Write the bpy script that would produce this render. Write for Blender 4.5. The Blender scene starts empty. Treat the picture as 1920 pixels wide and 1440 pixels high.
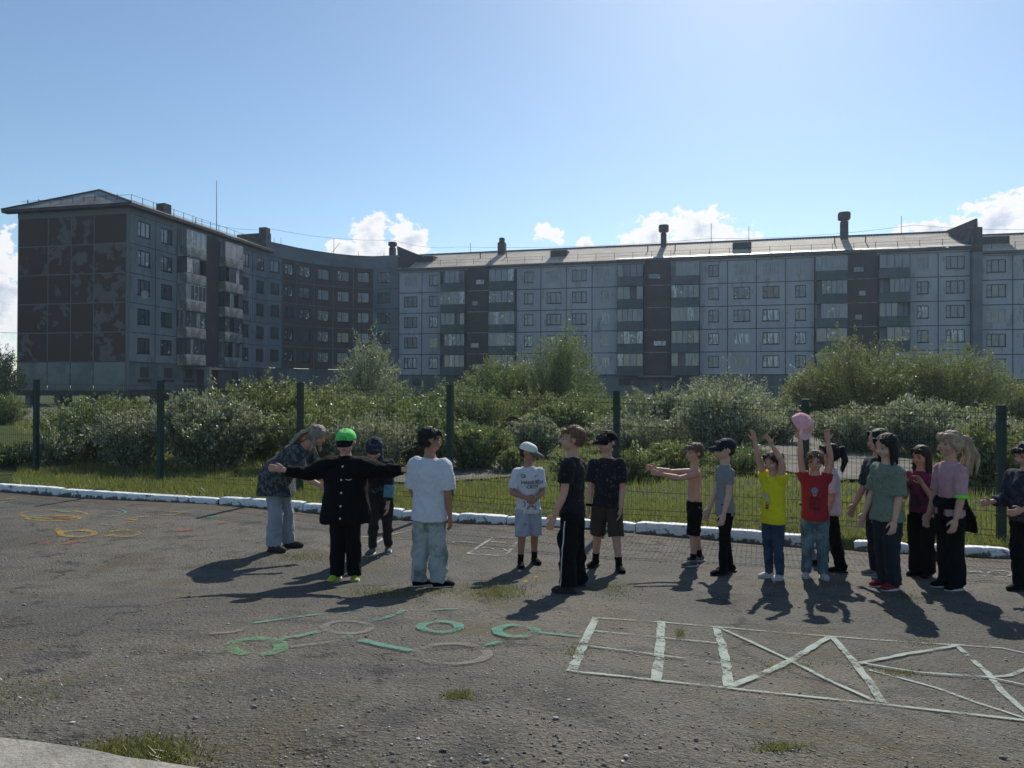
import bpy, math, random
import numpy as np
from mathutils import Vector, Matrix, Quaternion
from mathutils.bvhtree import BVHTree
R = math.radians
random.seed(7)
rng = np.random.default_rng(7)
sc = bpy.context.scene
COL = sc.collection

# ------------------------------------------------------------------ camera
FPX, CXP, CYP = 1400.0, 960.0, 720.0
CAM_Z = 1.78
cam_d = bpy.data.cameras.new('camera')
cam = bpy.data.objects.new('camera', cam_d)
COL.objects.link(cam)
cam_d.sensor_width = 36.0
cam_d.lens = 36.0 * FPX / 1920.0
cam_d.clip_start = 0.05
cam_d.clip_end = 6000.0
CAM_M = Matrix.Rotation(R(90 + 0.39), 4, 'X') @ Matrix.Rotation(R(0.21), 4, 'Z')
CAM_M = Matrix.Translation((0, 0, CAM_Z)) @ CAM_M
cam.matrix_world = CAM_M
sc.camera = cam
CAM_R = CAM_M.to_3x3()

# ------------------------------------------------------------------ light
SUN = Vector((0.33, 1.0, 0.831)).normalized()
sun_d = bpy.data.lights.new('sun', 'SUN')
sun_d.energy = 5.0
sun_d.angle = R(0.5)
sun_d.color = (1.0, 0.93, 0.82)
sun = bpy.data.objects.new('sun', sun_d)
COL.objects.link(sun)
sun.rotation_euler = SUN.to_track_quat('Z', 'Y').to_euler()
sun.location = (20, 60, 60)

world = bpy.data.worlds.new('World')
sc.world = world
world.use_nodes = True
sc.view_settings.view_transform = 'Standard'
sc.view_settings.look = 'None'
sc.view_settings.exposure = 0.0
sc.view_settings.gamma = 1.0
sc.render.film_transparent = False
sc.cycles.max_bounces = 6
sc.cycles.transparent_max_bounces = 12
sc.cycles.use_denoising = True


class NT:
    """small node-tree helper"""
    def __init__(s, tree):
        s.t = tree
        s.t.nodes.clear()

    def n(s, typ, inp=None, **kw):
        nd = s.t.nodes.new(typ)
        for k, v in kw.items():
            setattr(nd, k, v)
        for k, v in (inp or {}).items():
            if isinstance(v, bpy.types.NodeSocket):
                s.t.links.new(v, nd.inputs[k])
            else:
                nd.inputs[k].default_value = v
        return nd

    def m(s, op, a, b=0.0, c=0.0, clamp=False):
        nd = s.n('ShaderNodeMath', {0: a, 1: b, 2: c}, operation=op)
        nd.use_clamp = clamp
        return nd.outputs[0]

    def mix(s, f, a, b):
        nd = s.t.nodes.new('ShaderNodeMix')
        nd.data_type = 'RGBA'
        for i, v in ((0, f), (6, a), (7, b)):
            if isinstance(v, bpy.types.NodeSocket):
                s.t.links.new(v, nd.inputs[i])
            elif i == 0:
                nd.inputs[0].default_value = v
            else:
                nd.inputs[i].default_value = (v[0], v[1], v[2], 1)
        return nd.outputs[2]

    def ramp(s, f, stops, interp='LINEAR'):
        nd = s.n('ShaderNodeValToRGB', {0: f})
        cr = nd.color_ramp
        cr.interpolation = interp
        while len(cr.elements) < len(stops):
            cr.elements.new(0.5)
        for e, (p, c) in zip(cr.elements, stops):
            e.position = p
            e.color = (c, c, c, 1) if isinstance(c, (int, float)) else (c[0], c[1], c[2], 1)
        return nd.outputs[0]

    def step(s, f, lo, hi):
        nd = s.n('ShaderNodeMapRange', {0: f, 1: lo, 2: hi, 3: 0.0, 4: 1.0}, interpolation_type='SMOOTHSTEP')
        return nd.outputs[0]


def build_world():
    t = NT(world.node_tree)
    sky = t.n('ShaderNodeTexSky', sky_type='NISHITA')
    sky.sun_disc = False
    sky.sun_elevation = math.asin(SUN.z)
    sky.sun_rotation = math.atan2(SUN.x, SUN.y)
    sky.altitude = 50
    sky.air_density = 1.0
    sky.dust_density = 0.28
    sky.ozone_density = 1.8
    K = 0.122
    skyc = t.n('ShaderNodeVectorMath', {0: sky.outputs[0], 3: K}, operation='SCALE').outputs[0]
    skyc = t.n('ShaderNodeVectorMath', {0: skyc, 1: (0.93, 1.0, 1.0)}, operation='MULTIPLY').outputs[0]
    tc = t.n('ShaderNodeTexCoord').outputs['Generated']
    sep = t.n('ShaderNodeSeparateXYZ', {0: tc}).outputs
    az = t.m('ARCTAN2', sep[0], sep[1])
    el = t.m('ARCSINE', sep[2])
    v = t.n('ShaderNodeCombineXYZ', {0: az, 1: t.m('MULTIPLY', el, 1.25), 2: 0.0}).outputs[0]
    nz = t.n('ShaderNodeTexNoise', {'Vector': v, 'Scale': 34.0, 'Detail': 9.0, 'Roughness': 0.58, 'Lacunarity': 2.1}).outputs[0]
    vor = t.n('ShaderNodeTexVoronoi', {'Vector': v, 'Scale': 62.0, 'Detail': 3.0, 'Roughness': 0.6}, feature='SMOOTH_F1').outputs[0]
    lum = t.m('SUBTRACT', nz, t.m('MULTIPLY', vor, 0.35))
    blobs = [(-12, 560, 62, 105, 1), (-40, 480, 60, 40, 1), (650, 470, 42, 24, 1), (692, 448, 42, 50, 1), (760, 455, 42, 44, 1),
             (735, 475, 90, 22, 1), (1036, 440, 44, 26, .62), (1020, 424, 26, 16, .55), (1096, 458, 22, 24, .9), (714, 402, 30, 9, .40),
             (1228, 442, 66, 38, 1), (1312, 430, 76, 38, 1), (1290, 455, 150, 32, 1), (1385, 455, 50, 24, .9),
             (1755, 438, 90, 26, 1), (1815, 425, 55, 28, 1), (1885, 410, 72, 48, 1), (1960, 400, 60, 40, 1), (1700, 442, 40, 10, .6), (1893, 358, 18, 5, .3),
             (2300, 430, 200, 60, 1), (-500, 500, 200, 70, 1)]
    dens = None
    for (px, py, w, h, a) in blobs:
        a0 = math.atan((px - CXP) / FPX)
        e0 = math.atan((729.5 - py) / FPX * math.cos(a0))
        wa, hb = w / FPX * 1.1, h / FPX * 1.15
        dx = t.m('DIVIDE', t.m('SUBTRACT', az, a0), wa)
        dy = t.m('DIVIDE', t.m('SUBTRACT', el, e0), hb)
        d = t.m('SQRT', t.m('ADD', t.m('MULTIPLY', dx, dx), t.m('MULTIPLY', dy, dy)))
        mk = t.m('MULTIPLY', t.m('SUBTRACT', 1.25, d), a)
        dens = mk if dens is None else t.m('MAXIMUM', dens, mk)
    dens = t.m('MAXIMUM', dens, -2.0)
    cov = t.m('ADD', dens, t.m('MULTIPLY', t.m('SUBTRACT', lum, 0.36), 1.9))
    alpha = t.step(cov, 0.04, 0.24)
    # thick parts turn grey-blue, rims stay white
    thick = t.step(t.m('ADD', dens, t.m('MULTIPLY', t.m('SUBTRACT', nz, 0.5), 2.6)), 0.75, 1.6)
    cc = t.mix(thick, (0.97, 0.97, 0.98), (0.54, 0.62, 0.76))
    fin = t.mix(t.m('MULTIPLY', alpha, 0.97), skyc, cc)
    bg = t.n('ShaderNodeBackground', {0: fin, 1: 1.0})
    t.n('ShaderNodeOutputWorld', {0: bg.outputs[0]})


build_world()


# ------------------------------------------------------------------ projection helpers
def ray(px, py):
    v = CAM_R @ Vector(((px - CXP) / FPX, (CYP - py) / FPX, -1.0))
    return v


def at(px, py, Y):
    """point seen at this pixel of the photograph, Y metres ahead"""
    v = ray(px, py)
    return Vector((0, 0, CAM_Z)) + v * (Y / v.y)


def sstep(a, b, x):
    t = min(1.0, max(0.0, (x - a) / (b - a)))
    return t * t * (3 - 2 * t)


def g(X, Y):
    """height of the yard: it falls gently away from the porch, then is flat"""
    s = 0.13 - 0.075 * sstep(0.0, 3.5, X)
    d = 7.1 - Y
    r = 0.5 * (d + math.sqrt(d * d + 0.12))
    r = min(r, 4.9)
    und = 0.012 * math.sin(X * 1.3 + Y * 0.7) + 0.01 * math.sin(X * 0.6 - Y * 1.9)
    return s * r + und - 0.0


def gnd(px, py):
    v = ray(px, py)
    o = Vector((0, 0, CAM_Z))
    lo, hi = 1.0, 1.0
    def f(Y):
        p = o + v * (Y / v.y)
        return p.z - g(p.x, p.y)
    hi = 1.2
    while f(hi) > 0 and hi < 400:
        hi *= 1.15
    lo = hi / 1.15
    for _ in range(40):
        mid = (lo + hi) / 2
        if f(mid) > 0:
            lo = mid
        else:
            hi = mid
    p = o + v * (hi / v.y)
    return Vector((p.x, p.y, g(p.x, p.y)))


KP = [gnd(0, 920), gnd(1890, 1046)]
KS = (KP[1].y - KP[0].y) / (KP[1].x - KP[0].x)


def kerb_y(X):
    X = max(-16.0, min(14.0, X))
    return KP[0].y + KS * (X - KP[0].x)


# ------------------------------------------------------------------ object helpers
def tag(o, label=None, cat=None, group=None, kind=None):
    if label: o['label'] = label
    if cat: o['category'] = cat
    if group: o['group'] = group
    if kind: o['kind'] = kind
    return o


def empty(name, loc=(0, 0, 0), rz=0.0, parent=None):
    o = bpy.data.objects.new(name, None)
    o.empty_display_size = 0.2
    COL.objects.link(o)
    o.location = loc
    o.rotation_euler = (0, 0, rz)
    if parent: o.parent = parent
    return o


def base_of(p):
    v = Vector((0, 0, 0))
    while p is not None:
        v = v + p.location
        p = p.parent
    return v


def mesh(name, verts, faces, mat, parent=None, smooth=False, origin=None, local=False, mats=None, mi=None):
    """verts in world coordinates unless local"""
    me = bpy.data.meshes.new(name)
    V = np.asarray(verts, dtype=np.float32).reshape(-1, 3)
    o = bpy.data.objects.new(name, me)
    COL.objects.link(o)
    if parent is not None:
        o.parent = parent
    if not local:
        off = base_of(parent) if parent is not None else Vector((0, 0, 0))
        if origin is not None:
            o.location = Vector(origin) - off
            off = Vector(origin)
        V = V - np.array(off, dtype=np.float32)
    if isinstance(faces, np.ndarray):
        nf, k = faces.shape
        me.vertices.add(len(V))
        me.vertices.foreach_set('co', V.ravel())
        me.loops.add(nf * k)
        me.loops.foreach_set('vertex_index', faces.astype(np.int32).ravel())
        me.polygons.add(nf)
        me.polygons.foreach_set('loop_start', (np.arange(nf) * k).astype(np.int32))
        me.update(calc_edges=True)
    else:
        me.from_pydata(V.tolist(), [], faces)
    for m_ in (mats or [mat]):
        me.materials.append(m_)
    if mi is not None:
        me.polygons.foreach_set('material_index', np.asarray(mi, dtype=np.int32))
    if smooth:
        me.polygons.foreach_set('use_smooth', [True] * len(me.polygons))
    me.update()
    return o


class MB:
    """collects boxes, quads and tubes for ONE mesh"""
    def __init__(s):
        s.v, s.f = [], []

    def quad(s, a, b, c, d):
        k = len(s.v)
        s.v += [tuple(a), tuple(b), tuple(c), tuple(d)]
        s.f.append((k, k + 1, k + 2, k + 3))

    def poly(s, pts):
        k = len(s.v)
        s.v += [tuple(p) for p in pts]
        s.f.append(tuple(range(k, k + len(pts))))

    def hexa(s, p):
        """8 points: 4 bottom, 4 top (same order)"""
        k = len(s.v)
        s.v += [tuple(q) for q in p]
        for f in ((0, 3, 2, 1), (4, 5, 6, 7), (0, 1, 5, 4), (1, 2, 6, 5), (2, 3, 7, 6), (3, 0, 4, 7)):
            s.f.append(tuple(k + i for i in f))

    def box(s, fr, s0, s1, n0, n1, z0, z1):
        P = [fr(a, b, z) for z in (z0, z1) for (a, b) in ((s0, n0), (s1, n0), (s1, n1), (s0, n1))]
        s.hexa(P)

    def tube(s, a, b, r, k=6, r2=None, cap=True):
        a, b = Vector(a), Vector(b)
        r2 = r if r2 is None else r2
        d = (b - a)
        if d.length < 1e-6: return
        d.normalize()
        x = d.orthogonal().normalized()
        y = d.cross(x)
        n = len(s.v)
        for (c, rr) in ((a, r), (b, r2)):
            for i in range(k):
                w = 2 * math.pi * i / k
                s.v.append(tuple(c + x * rr * math.cos(w) + y * rr * math.sin(w)))
        for i in range(k):
            j = (i + 1) % k
            s.f.append((n + i, n + j, n + k + j, n + k + i))
        if cap:
            s.f.append(tuple(n + i for i in range(k))[::-1])
            s.f.append(tuple(n + k + i for i in range(k)))

    def build(s, name, mat, parent=None, **kw):
        return mesh(name, s.v, s.f, mat, parent, **kw)


# ------------------------------------------------------------------ materials
def newmat(name):
    m = bpy.data.materials.new(name)
    m.use_nodes = True
    return m, NT(m.node_tree)


def pm(name, col, rough=0.8, col2=None, scale=6.0, lo=0.4, hi=0.6, detail=4.0, bump=0.0, bscale=60.0, var=0.12,
       spec=0.3, metal=0.0, stretch=None, sheen=0.0, col3=None, scale3=20, lo3=.55, hi3=.65):
    """painted / cloth / concrete surface: two or three colours by noise, fine variation and bump"""
    m, t = newmat(name)
    co = t.n('ShaderNodeTexCoord').outputs['Object']
    if stretch:
        co = t.n('ShaderNodeMapping', {0: co, 3: stretch}).outputs[0]
    c = t.n('ShaderNodeRGB').outputs[0]
    c.default_value = (*col, 1)
    if col2 is not None:
        n1 = t.n('ShaderNodeTexNoise', {'Vector': co, 'Scale': scale, 'Detail': detail, 'Roughness': 0.6}).outputs[0]
        c = t.mix(t.step(n1, lo, hi), c, col2)
    if col3 is not None:
        n3 = t.n('ShaderNodeTexNoise', {'Vector': co, 'Scale': scale3, 'Detail': 5.0, 'Roughness': 0.65}).outputs[0]
        c = t.mix(t.step(n3, lo3, hi3), c, col3)
    n2 = t.n('ShaderNodeTexNoise', {'Vector': co, 'Scale': bscale, 'Detail': 5.0, 'Roughness': 0.65}).outputs[0]
    if var:
        k = t.m('ADD', t.m('MULTIPLY', t.m('SUBTRACT', n2, 0.5), var * 4), 1.0)
        c = t.n('ShaderNodeVectorMath', {0: c, 3: k}, operation='SCALE').outputs[0]
    b = t.n('ShaderNodeBsdfPrincipled', {'Base Color': c, 'Roughness': rough, 'Metallic': metal, 'Specular IOR Level': spec})
    if sheen:
        b.inputs['Sheen Weight'].default_value = sheen
    if bump:
        bp = t.n('ShaderNodeBump', {'Strength': bump, 'Distance': 0.02, 'Height': n2})
        t.t.links.new(bp.outputs[0], b.inputs['Normal'])
    t.n('ShaderNodeOutputMaterial', {0: b.outputs[0]})
    return m


def leafmat(name, dark, mid, silver, tr=0.38):
    m, t = newmat(name)
    rnd = t.n('ShaderNodeNewGeometry').outputs['Random Per Island']
    c = t.ramp(rnd, [(0.0, dark), (0.55, mid), (0.85, mid), (1.0, silver)])
    d = t.n('ShaderNodeBsdfDiffuse', {0: c})
    tl = t.n('ShaderNodeBsdfTranslucent', {0: t.mix(0.35, c, (0.22, 0.30, 0.05))})
    gl = t.n('ShaderNodeBsdfGlossy', {0: (0.9, 0.95, 1.0, 1), 'Roughness': 0.42})
    a = t.n('ShaderNodeMixShader', {0: tr, 1: d.outputs[0], 2: tl.outputs[0]})
    b = t.n('ShaderNodeMixShader', {0: 0.05, 1: a.outputs[0], 2: gl.outputs[0]})
    t.n('ShaderNodeOutputMaterial', {0: b.outputs[0]})
    return m


# ------------------------------------------------------------------ ground
def asphalt_mat():
    m, t = newmat('asphalt')
    co = t.n('ShaderNodeTexCoord').outputs['Object']
    big = t.n('ShaderNodeTexNoise', {'Vector': co, 'Scale': 0.32, 'Detail': 7.0, 'Roughness': 0.6}).outputs[0]
    mid = t.n('ShaderNodeTexNoise', {'Vector': co, 'Scale': 3.1, 'Detail': 6.0, 'Roughness': 0.7}).outputs[0]
    fine = t.n('ShaderNodeTexNoise', {'Vector': co, 'Scale': 55.0, 'Detail': 6.0, 'Roughness': 0.75}).outputs[0]
    c = t.mix(t.step(big, .38, .60), (0.074, 0.071, 0.061), (0.132, 0.117, 0.094))
    c = t.mix(t.step(mid, .46, .66), c, (0.058, 0.057, 0.049))
    # worn mossy / earthy areas
    moss = t.n('ShaderNodeTexNoise', {'Vector': co, 'Scale': 1.1, 'Detail': 7.0, 'Roughness': 0.7}).outputs[0]
    c = t.mix(t.m('MULTIPLY', t.step(moss, .52, .64), .85), c, (0.090, 0.074, 0.044))
    # aggregate
    v1 = t.n('ShaderNodeTexVoronoi', {'Vector': co, 'Scale': 75.0, 'Randomness': 1.0})
    stone = t.m('SUBTRACT', 1.0, t.step(v1.outputs['Distance'], .18, .38))
    sr = t.n('ShaderNodeSeparateColor', {0: v1.outputs['Color']}).outputs[0]
    light = t.m('MULTIPLY', stone, t.step(sr, .68, .92))
    dark = t.m('MULTIPLY', stone, t.step(sr, .30, .1))
    c = t.mix(t.m('MULTIPLY', light, .85), c, (0.34, 0.33, 0.31))
    c = t.mix(t.m('MULTIPLY', dark, .65), c, (0.03, 0.03, 0.03))
    k = t.m('ADD', t.m('MULTIPLY', t.m('SUBTRACT', fine, 0.5), 3.2), 1.0)
    c = t.n('ShaderNodeVectorMath', {0: c, 3: k}, operation='SCALE').outputs[0]
    # sandy dirt gathered along the kerb
    sp_ = t.n('ShaderNodeSeparateXYZ', {0: co}).outputs
    dk = t.m('SUBTRACT', sp_[1], t.m('ADD', t.m('MULTIPLY', sp_[0], KS), KP[0].y - KS * KP[0].x))
    dirt = t.m('MULTIPLY', t.step(t.m('ADD', dk, t.m('MULTIPLY', mid, 1.2)), -.35, .45), t.step(big, .35, .6))
    c = t.mix(t.m('MULTIPLY', dirt, .8), c, (0.105, 0.074, 0.046))
    # cracks
    ws = t.n('ShaderNodeTexNoise', {'Vector': co, 'Scale': 2.2, 'Detail': 5.0, 'Roughness': .7}).outputs[1]
    wco = t.n('ShaderNodeVectorMath', {0: co, 1: t.n('ShaderNodeVectorMath', {0: ws, 3: 0.7}, operation='SCALE').outputs[0]}, operation='ADD').outputs[0]
    vc = t.n('ShaderNodeTexVoronoi', {'Vector': wco, 'Scale': 0.42}, feature='DISTANCE_TO_EDGE').outputs[0]
    crack = t.m('SUBTRACT', 1.0, t.step(vc, .003, .014))
    crack = t.m('MULTIPLY', crack, t.step(mid, .42, .6))
    c = t.mix(t.m('MULTIPLY', crack, .8), c, (0.022, 0.02, 0.018))
    h = t.m('ADD', t.m('MULTIPLY', fine, .9), t.m('SUBTRACT', t.m('MULTIPLY', light, .5), t.m('MULTIPLY', crack, .8)))
    h = t.m('ADD', h, t.m('MULTIPLY', mid, 1.2))
    v2 = t.n('ShaderNodeTexVoronoi', {'Vector': co, 'Scale': 38.0}).outputs['Distance']
    h = t.m('SUBTRACT', h, t.m('ADD', t.m('MULTIPLY', v1.outputs['Distance'], .5), t.m('MULTIPLY', v2, .7)))
    bp = t.n('ShaderNodeBump', {'Strength': 1.0, 'Distance': 0.015, 'Height': h})
    b = t.n('ShaderNodeBsdfPrincipled', {'Base Color': c, 'Roughness': 0.85, 'Specular IOR Level': .35, 'Normal': bp.outputs[0]})
    t.n('ShaderNodeOutputMaterial', {0: b.outputs[0]})
    return m


def field_mat():
    m, t = newmat('field_soil_and_grass')
    co = t.n('ShaderNodeTexCoord').outputs['Object']
    a = t.n('ShaderNodeTexNoise', {'Vector': co, 'Scale': .16, 'Detail': 8.0, 'Roughness': 0.62}).outputs[0]
    b_ = t.n('ShaderNodeTexNoise', {'Vector': co, 'Scale': 9.0, 'Detail': 8.0, 'Roughness': 0.75}).outputs[0]
    c = t.mix(t.step(b_, .35, .65), (0.030, 0.042, 0.014), (0.075, 0.098, 0.026))
    c = t.mix(t.step(a, .55, .63), c, (0.11, 0.098, 0.078))
    bp = t.n('ShaderNodeBump', {'Strength': 0.8, 'Distance': 0.06, 'Height': b_})
    b = t.n('ShaderNodeBsdfPrincipled', {'Base Color': c, 'Roughness': 0.95, 'Specular IOR Level': .1, 'Normal': bp.outputs[0]})
    t.n('ShaderNodeOutputMaterial', {0: b.outputs[0]})
    return m


def grid(name, xs, ds, fy, fz, mat):
    nx, nd = len(xs), len(ds)
    V = np.zeros((nd, nx, 3))
    for j, d in enumerate(ds):
        for i, x in enumerate(xs):
            y = fy(x, d)
            V[j, i] = (x, y, fz(x, y, d))
    idx = np.arange(nd * nx).reshape(nd, nx)
    F = np.stack([idx[:-1, :-1], idx[:-1, 1:], idx[1:, 1:], idx[1:, :-1]], -1).reshape(-1, 4)
    return mesh(name, V.reshape(-1, 3), F, mat, smooth=True)


def build_ground():
    ms = asphalt_mat()
    xs = np.arange(-30, 26.01, 0.25)
    ds = np.concatenate([np.arange(-30, -13, 1.0), np.arange(-13, 0.001, 0.25)])
    def cy(x, d): return kerb_y(x) + d
    o = grid('asphalt_yard', xs, ds, cy, lambda x, y, d: g(x, y), ms)
    tag(o, kind='structure')
    xf = np.array([-2500, -800, -300, -150] + list(np.arange(-100, 101, 2.0)) + [150, 300, 800, 2500])
    df = np.array([-600, -150, -60, -40, -20, -10, -4, -0.06, 0.06] + list(np.arange(1, 60, 1.5)) + [70, 90, 120, 160, 300, 800, 2600])
    def fz(x, y, d):
        if d < 0: return min(g(x, y), .6) - 0.25
        e = 0.07 + 0.018 * math.sin(x * .4 + d * .3) * min(1, d / 6) + .012 * math.sin(x * 1.3 - d * .7) * min(1, d / 6)
        return e + g(x, max(y, 7.5)) * 0
    o = grid('ground', xf, df, cy, fz, field_mat())
    tag(o, kind='structure')
    # worn gravel paths beyond the fence, as sheets just above the grass
    pmat = pm('gravel_path', (0.155, 0.14, 0.125), 0.95, (0.10, 0.095, 0.085), 1.5, .4, .6, bump=.8, bscale=30, var=.35,
              col3=(0.055, 0.07, 0.025), scale3=1.2, lo3=.52, hi3=.62)
    def sheet(name, pts, z=0.108, n=9):
        P = [Vector((p.x, p.y, 0)) for p in (gnd(*q) for q in pts)]
        # ragged outline
        out = []
        for i in range(len(P)):
            a, b = P[i], P[(i + 1) % len(P)]
            for k in range(n):
                q = a.lerp(b, k / n)
                j = (b - a).length * .05
                out.append((q.x + random.uniform(-j, j) * .6, q.y + random.uniform(-j, j), z))
        mb = MB(); mb.poly(out)
        o = mb.build(name, pmat)
        tag(o, kind='structure')
        return o
    sheet('gravel_path', [(640, 916), (700, 893), (800, 880), (880, 866), (960, 868), (1010, 886), (960, 905), (820, 915)])
    sheet('gravel_path', [(1400, 842), (1490, 818), (1560, 822), (1600, 850), (1720, 872), (1700, 905), (1560, 912), (1420, 880)])
    sheet('gravel_path', [(-300, 764), (260, 759), (420, 760), (300, 768), (140, 771), (60, 790), (-300, 800)])
    # porch slab at the lower left
    a = [gnd(-60, 1392), gnd(0, 1403), gnd(60, 1410), gnd(120, 1418), gnd(180, 1428), gnd(232, 1441), gnd(300, 1450), gnd(372, 1462), gnd(450, 1482)]
    cm = pm('porch_concrete', (0.36, 0.33, 0.28), .85, (0.27, .25, .21), 5, .4, .65, bump=.5, bscale=50, var=.2)
    top = [(p.x + random.uniform(-.004, .004), p.y, p.z + 0.035) for p in a]
    far = [(2.6 - 3.0, 0.2, .62), (-3.4, 0.2, .62)]
    ring = top + far
    mb = MB()
    n = len(ring)
    k = 0
    mb.v = [tuple(p) for p in ring] + [(p[0], p[1], p[2] - .25) for p in ring]
    mb.f = [tuple(range(n))[::-1]] + [(i, (i + 1) % n, n + (i + 1) % n, n + i) for i in range(n)]
    o = mb.build('porch_slab', cm)
    tag(o, 'pale worn concrete edge of a porch in the lower left corner', 'slab')
    # loose stones on the asphalt
    N = 11000
    P = np.zeros((N * 6, 3)); 
    F = []
    octa = np.array([(1, 0, 0), (0, 1, 0), (-1, 0, 0), (0, -1, 0), (0, 0, 1), (0, 0, -1)], float)
    of = np.array([(0, 1, 4), (1, 2, 4), (2, 3, 4), (3, 0, 4), (1, 0, 5), (2, 1, 5), (3, 2, 5), (0, 3, 5)])
    k = 0
    while k < N:
        Y = 2.1 + 7.5 * rng.random() ** 1.5
        X = rng.uniform(-.75, .75) * Y
        if Y > kerb_y(X) - .2: continue
        r = 0.0025 + 0.005 * rng.random() ** 3 + (0.010 * rng.random() if rng.random() < .015 else 0)
        q = octa * (r * rng.uniform(.7, 1.5, 3) * np.array([1, 1, .45])) + rng.normal(0, r * .18, (6, 3))
        an = rng.uniform(0, 6.28)
        c, s_ = math.cos(an), math.sin(an)
        q = np.stack([q[:, 0] * c - q[:, 1] * s_, q[:, 0] * s_ + q[:, 1] * c, q[:, 2]], 1)
        P[k * 6:k * 6 + 6] = q + (X, Y, g(X, Y) + r * .3)
        F.append(of + k * 6)
        k += 1
    m, t = newmat('loose_stone')
    rnd = t.n('ShaderNodeNewGeometry').outputs['Random Per Island']
    c = t.ramp(rnd, [(0, (.11, .105, .095)), (.6, (.19, .18, .165)), (.93, (.28, .26, .24)), (1, (.55, .53, .5))])
    b = t.n('ShaderNodeBsdfPrincipled', {'Base Color': c, 'Roughness': .8})
    t.n('ShaderNodeOutputMaterial', {0: b.outputs[0]})
    o = mesh('gravel', P, np.concatenate(F), m)
    tag(o, kind='stuff')


build_ground()


# ------------------------------------------------------------------ kerb stones and fence
def build_kerb():
    m, t = newmat('chipped_white_paint')
    co = t.n('ShaderNodeTexCoord').outputs['Object']
    z = t.n('ShaderNodeSeparateXYZ', {0: co}).outputs[2]
    n1 = t.n('ShaderNodeTexNoise', {'Vector': co, 'Scale': 7.0, 'Detail': 8.0, 'Roughness': .72}).outputs[0]
    n2 = t.n('ShaderNodeTexNoise', {'Vector': co, 'Scale': 45.0, 'Detail': 4.0}).outputs[0]
    e = t.m('ADD', n1, t.m('MULTIPLY', t.step(z, .05, .0), .15))
    c = t.mix(t.step(n2, .3, .7), (.84, .85, .84), (.74, .75, .74))
    c = t.mix(t.step(e, .565, .65), c, (.13, .125, .11))
    bp = t.n('ShaderNodeBump', {'Strength': .6, 'Distance': .01, 'Height': n1})
    b = t.n('ShaderNodeBsdfPrincipled', {'Base Color': c, 'Roughness': .8, 'Normal': bp.outputs[0]})
    t.n('ShaderNodeOutputMaterial', {0: b.outputs[0]})
    cuts = [(-120, 110), (112, 404), (410, 566), (568, 752), (754, 858), (860, 948), (950, 1082), (1084, 1190), (1192, 1298),
            (1300, 1440), (1442, 1572), (1602, 1704), (1706, 1806), (1808, 1896), (1899, 2060)]
    lab = ['white painted kerb stone at the far left edge of the photo',
           'white painted kerb stone in front of the second fence post from the left',
           'white painted kerb stone behind the bending woman with a chipped left end',
           'white painted kerb stone behind the boy with spread arms in black',
           'white painted kerb stone behind the boy in the white tee and pale trousers',
           'cracked white kerb stone just right of the boy with pale tie dye trousers',
           'white painted kerb stone behind the boy in the white cap and shorts',
           'white painted kerb stone behind the boy in black tee and brown shorts',
           'white painted kerb stone between the brown shorts boy and the shirtless boy',
           'white painted kerb stone behind the slim boy in the grey tee and navy cap',
           'white painted kerb stone behind the girl in the yellow tee',
           'white painted kerb stone just right of the grass tuft behind the red tee girl',
           'white painted kerb stone behind the two dark haired girls',
           'white painted kerb stone at the right beside the last green fence post',
           'white painted kerb stone cut off by the right edge behind the jacket boy']
    for (a, b2), L in zip(cuts, lab):
        def X_at(px):
            v = ray(px, 980); u = v.x / v.y
            # kerb line: y = y0 + KS (x - x0) ; x = u y
            y = (KP[0].y - KS * KP[0].x) / (1 - KS * u)
            return u * y
        xa, xb = X_at(a), X_at(b2)
        A, B = Vector((xa, kerb_y(xa), 0)), Vector((xb, kerb_y(xb), 0))
        d = (B - A).normalized(); nrm = Vector((-d.y, d.x, 0))
        Lh = (B - A).length
        n = max(4, int(Lh / .06))
        prof = [(0, -.12), (0, .072), (.004, .096), (.016, .106), (.13, .107), (.142, .098), (.145, .085), (.145, -.12)]
        V, F = [], []
        dz = random.uniform(-.012, .012); tilt = random.uniform(-.008, .008)
        for i in range(n + 1):
            s_ = i / n
            endd = min(i, n - i)
            sh = (.010 if endd == 0 else (.002 if endd == 1 else 0))
            for (q, zz) in prof:
                ch = random.uniform(0, .005) * (1 if zz > .08 else 0) + (random.random() < .04) * .010
                p = A + d * (s_ * Lh) + nrm * (q + (sh if q < .07 else -sh)) + Vector((0, 0, zz - sh - ch + dz + tilt * s_ + g(A.x, max(A.y, 7.5)) ))
                V.append(tuple(p))
        k = len(prof)
        for i in range(n):
            for j in range(k - 1):
                F.append((i * k + j, (i + 1) * k + j, (i + 1) * k + j + 1, i * k + j + 1))
        F.append(tuple(range(k))); F.append(tuple(n * k + j for j in range(k))[::-1])
        o = mesh('kerb_stone', V, F, m, origin=(A.x, A.y, 0))
        tag(o, L, 'kerb stone', 'white painted kerb stones along the yard')


build_kerb()

FPOST = [(-160, 707, 880), (67, 712, 892), (300, 714, 908), (562, 718, 931), (843, 722, 952), (1156, 733, 978), (1510, 749, 1002), (1877, 760, 1024), (2300, 775, 1062)]


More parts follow.
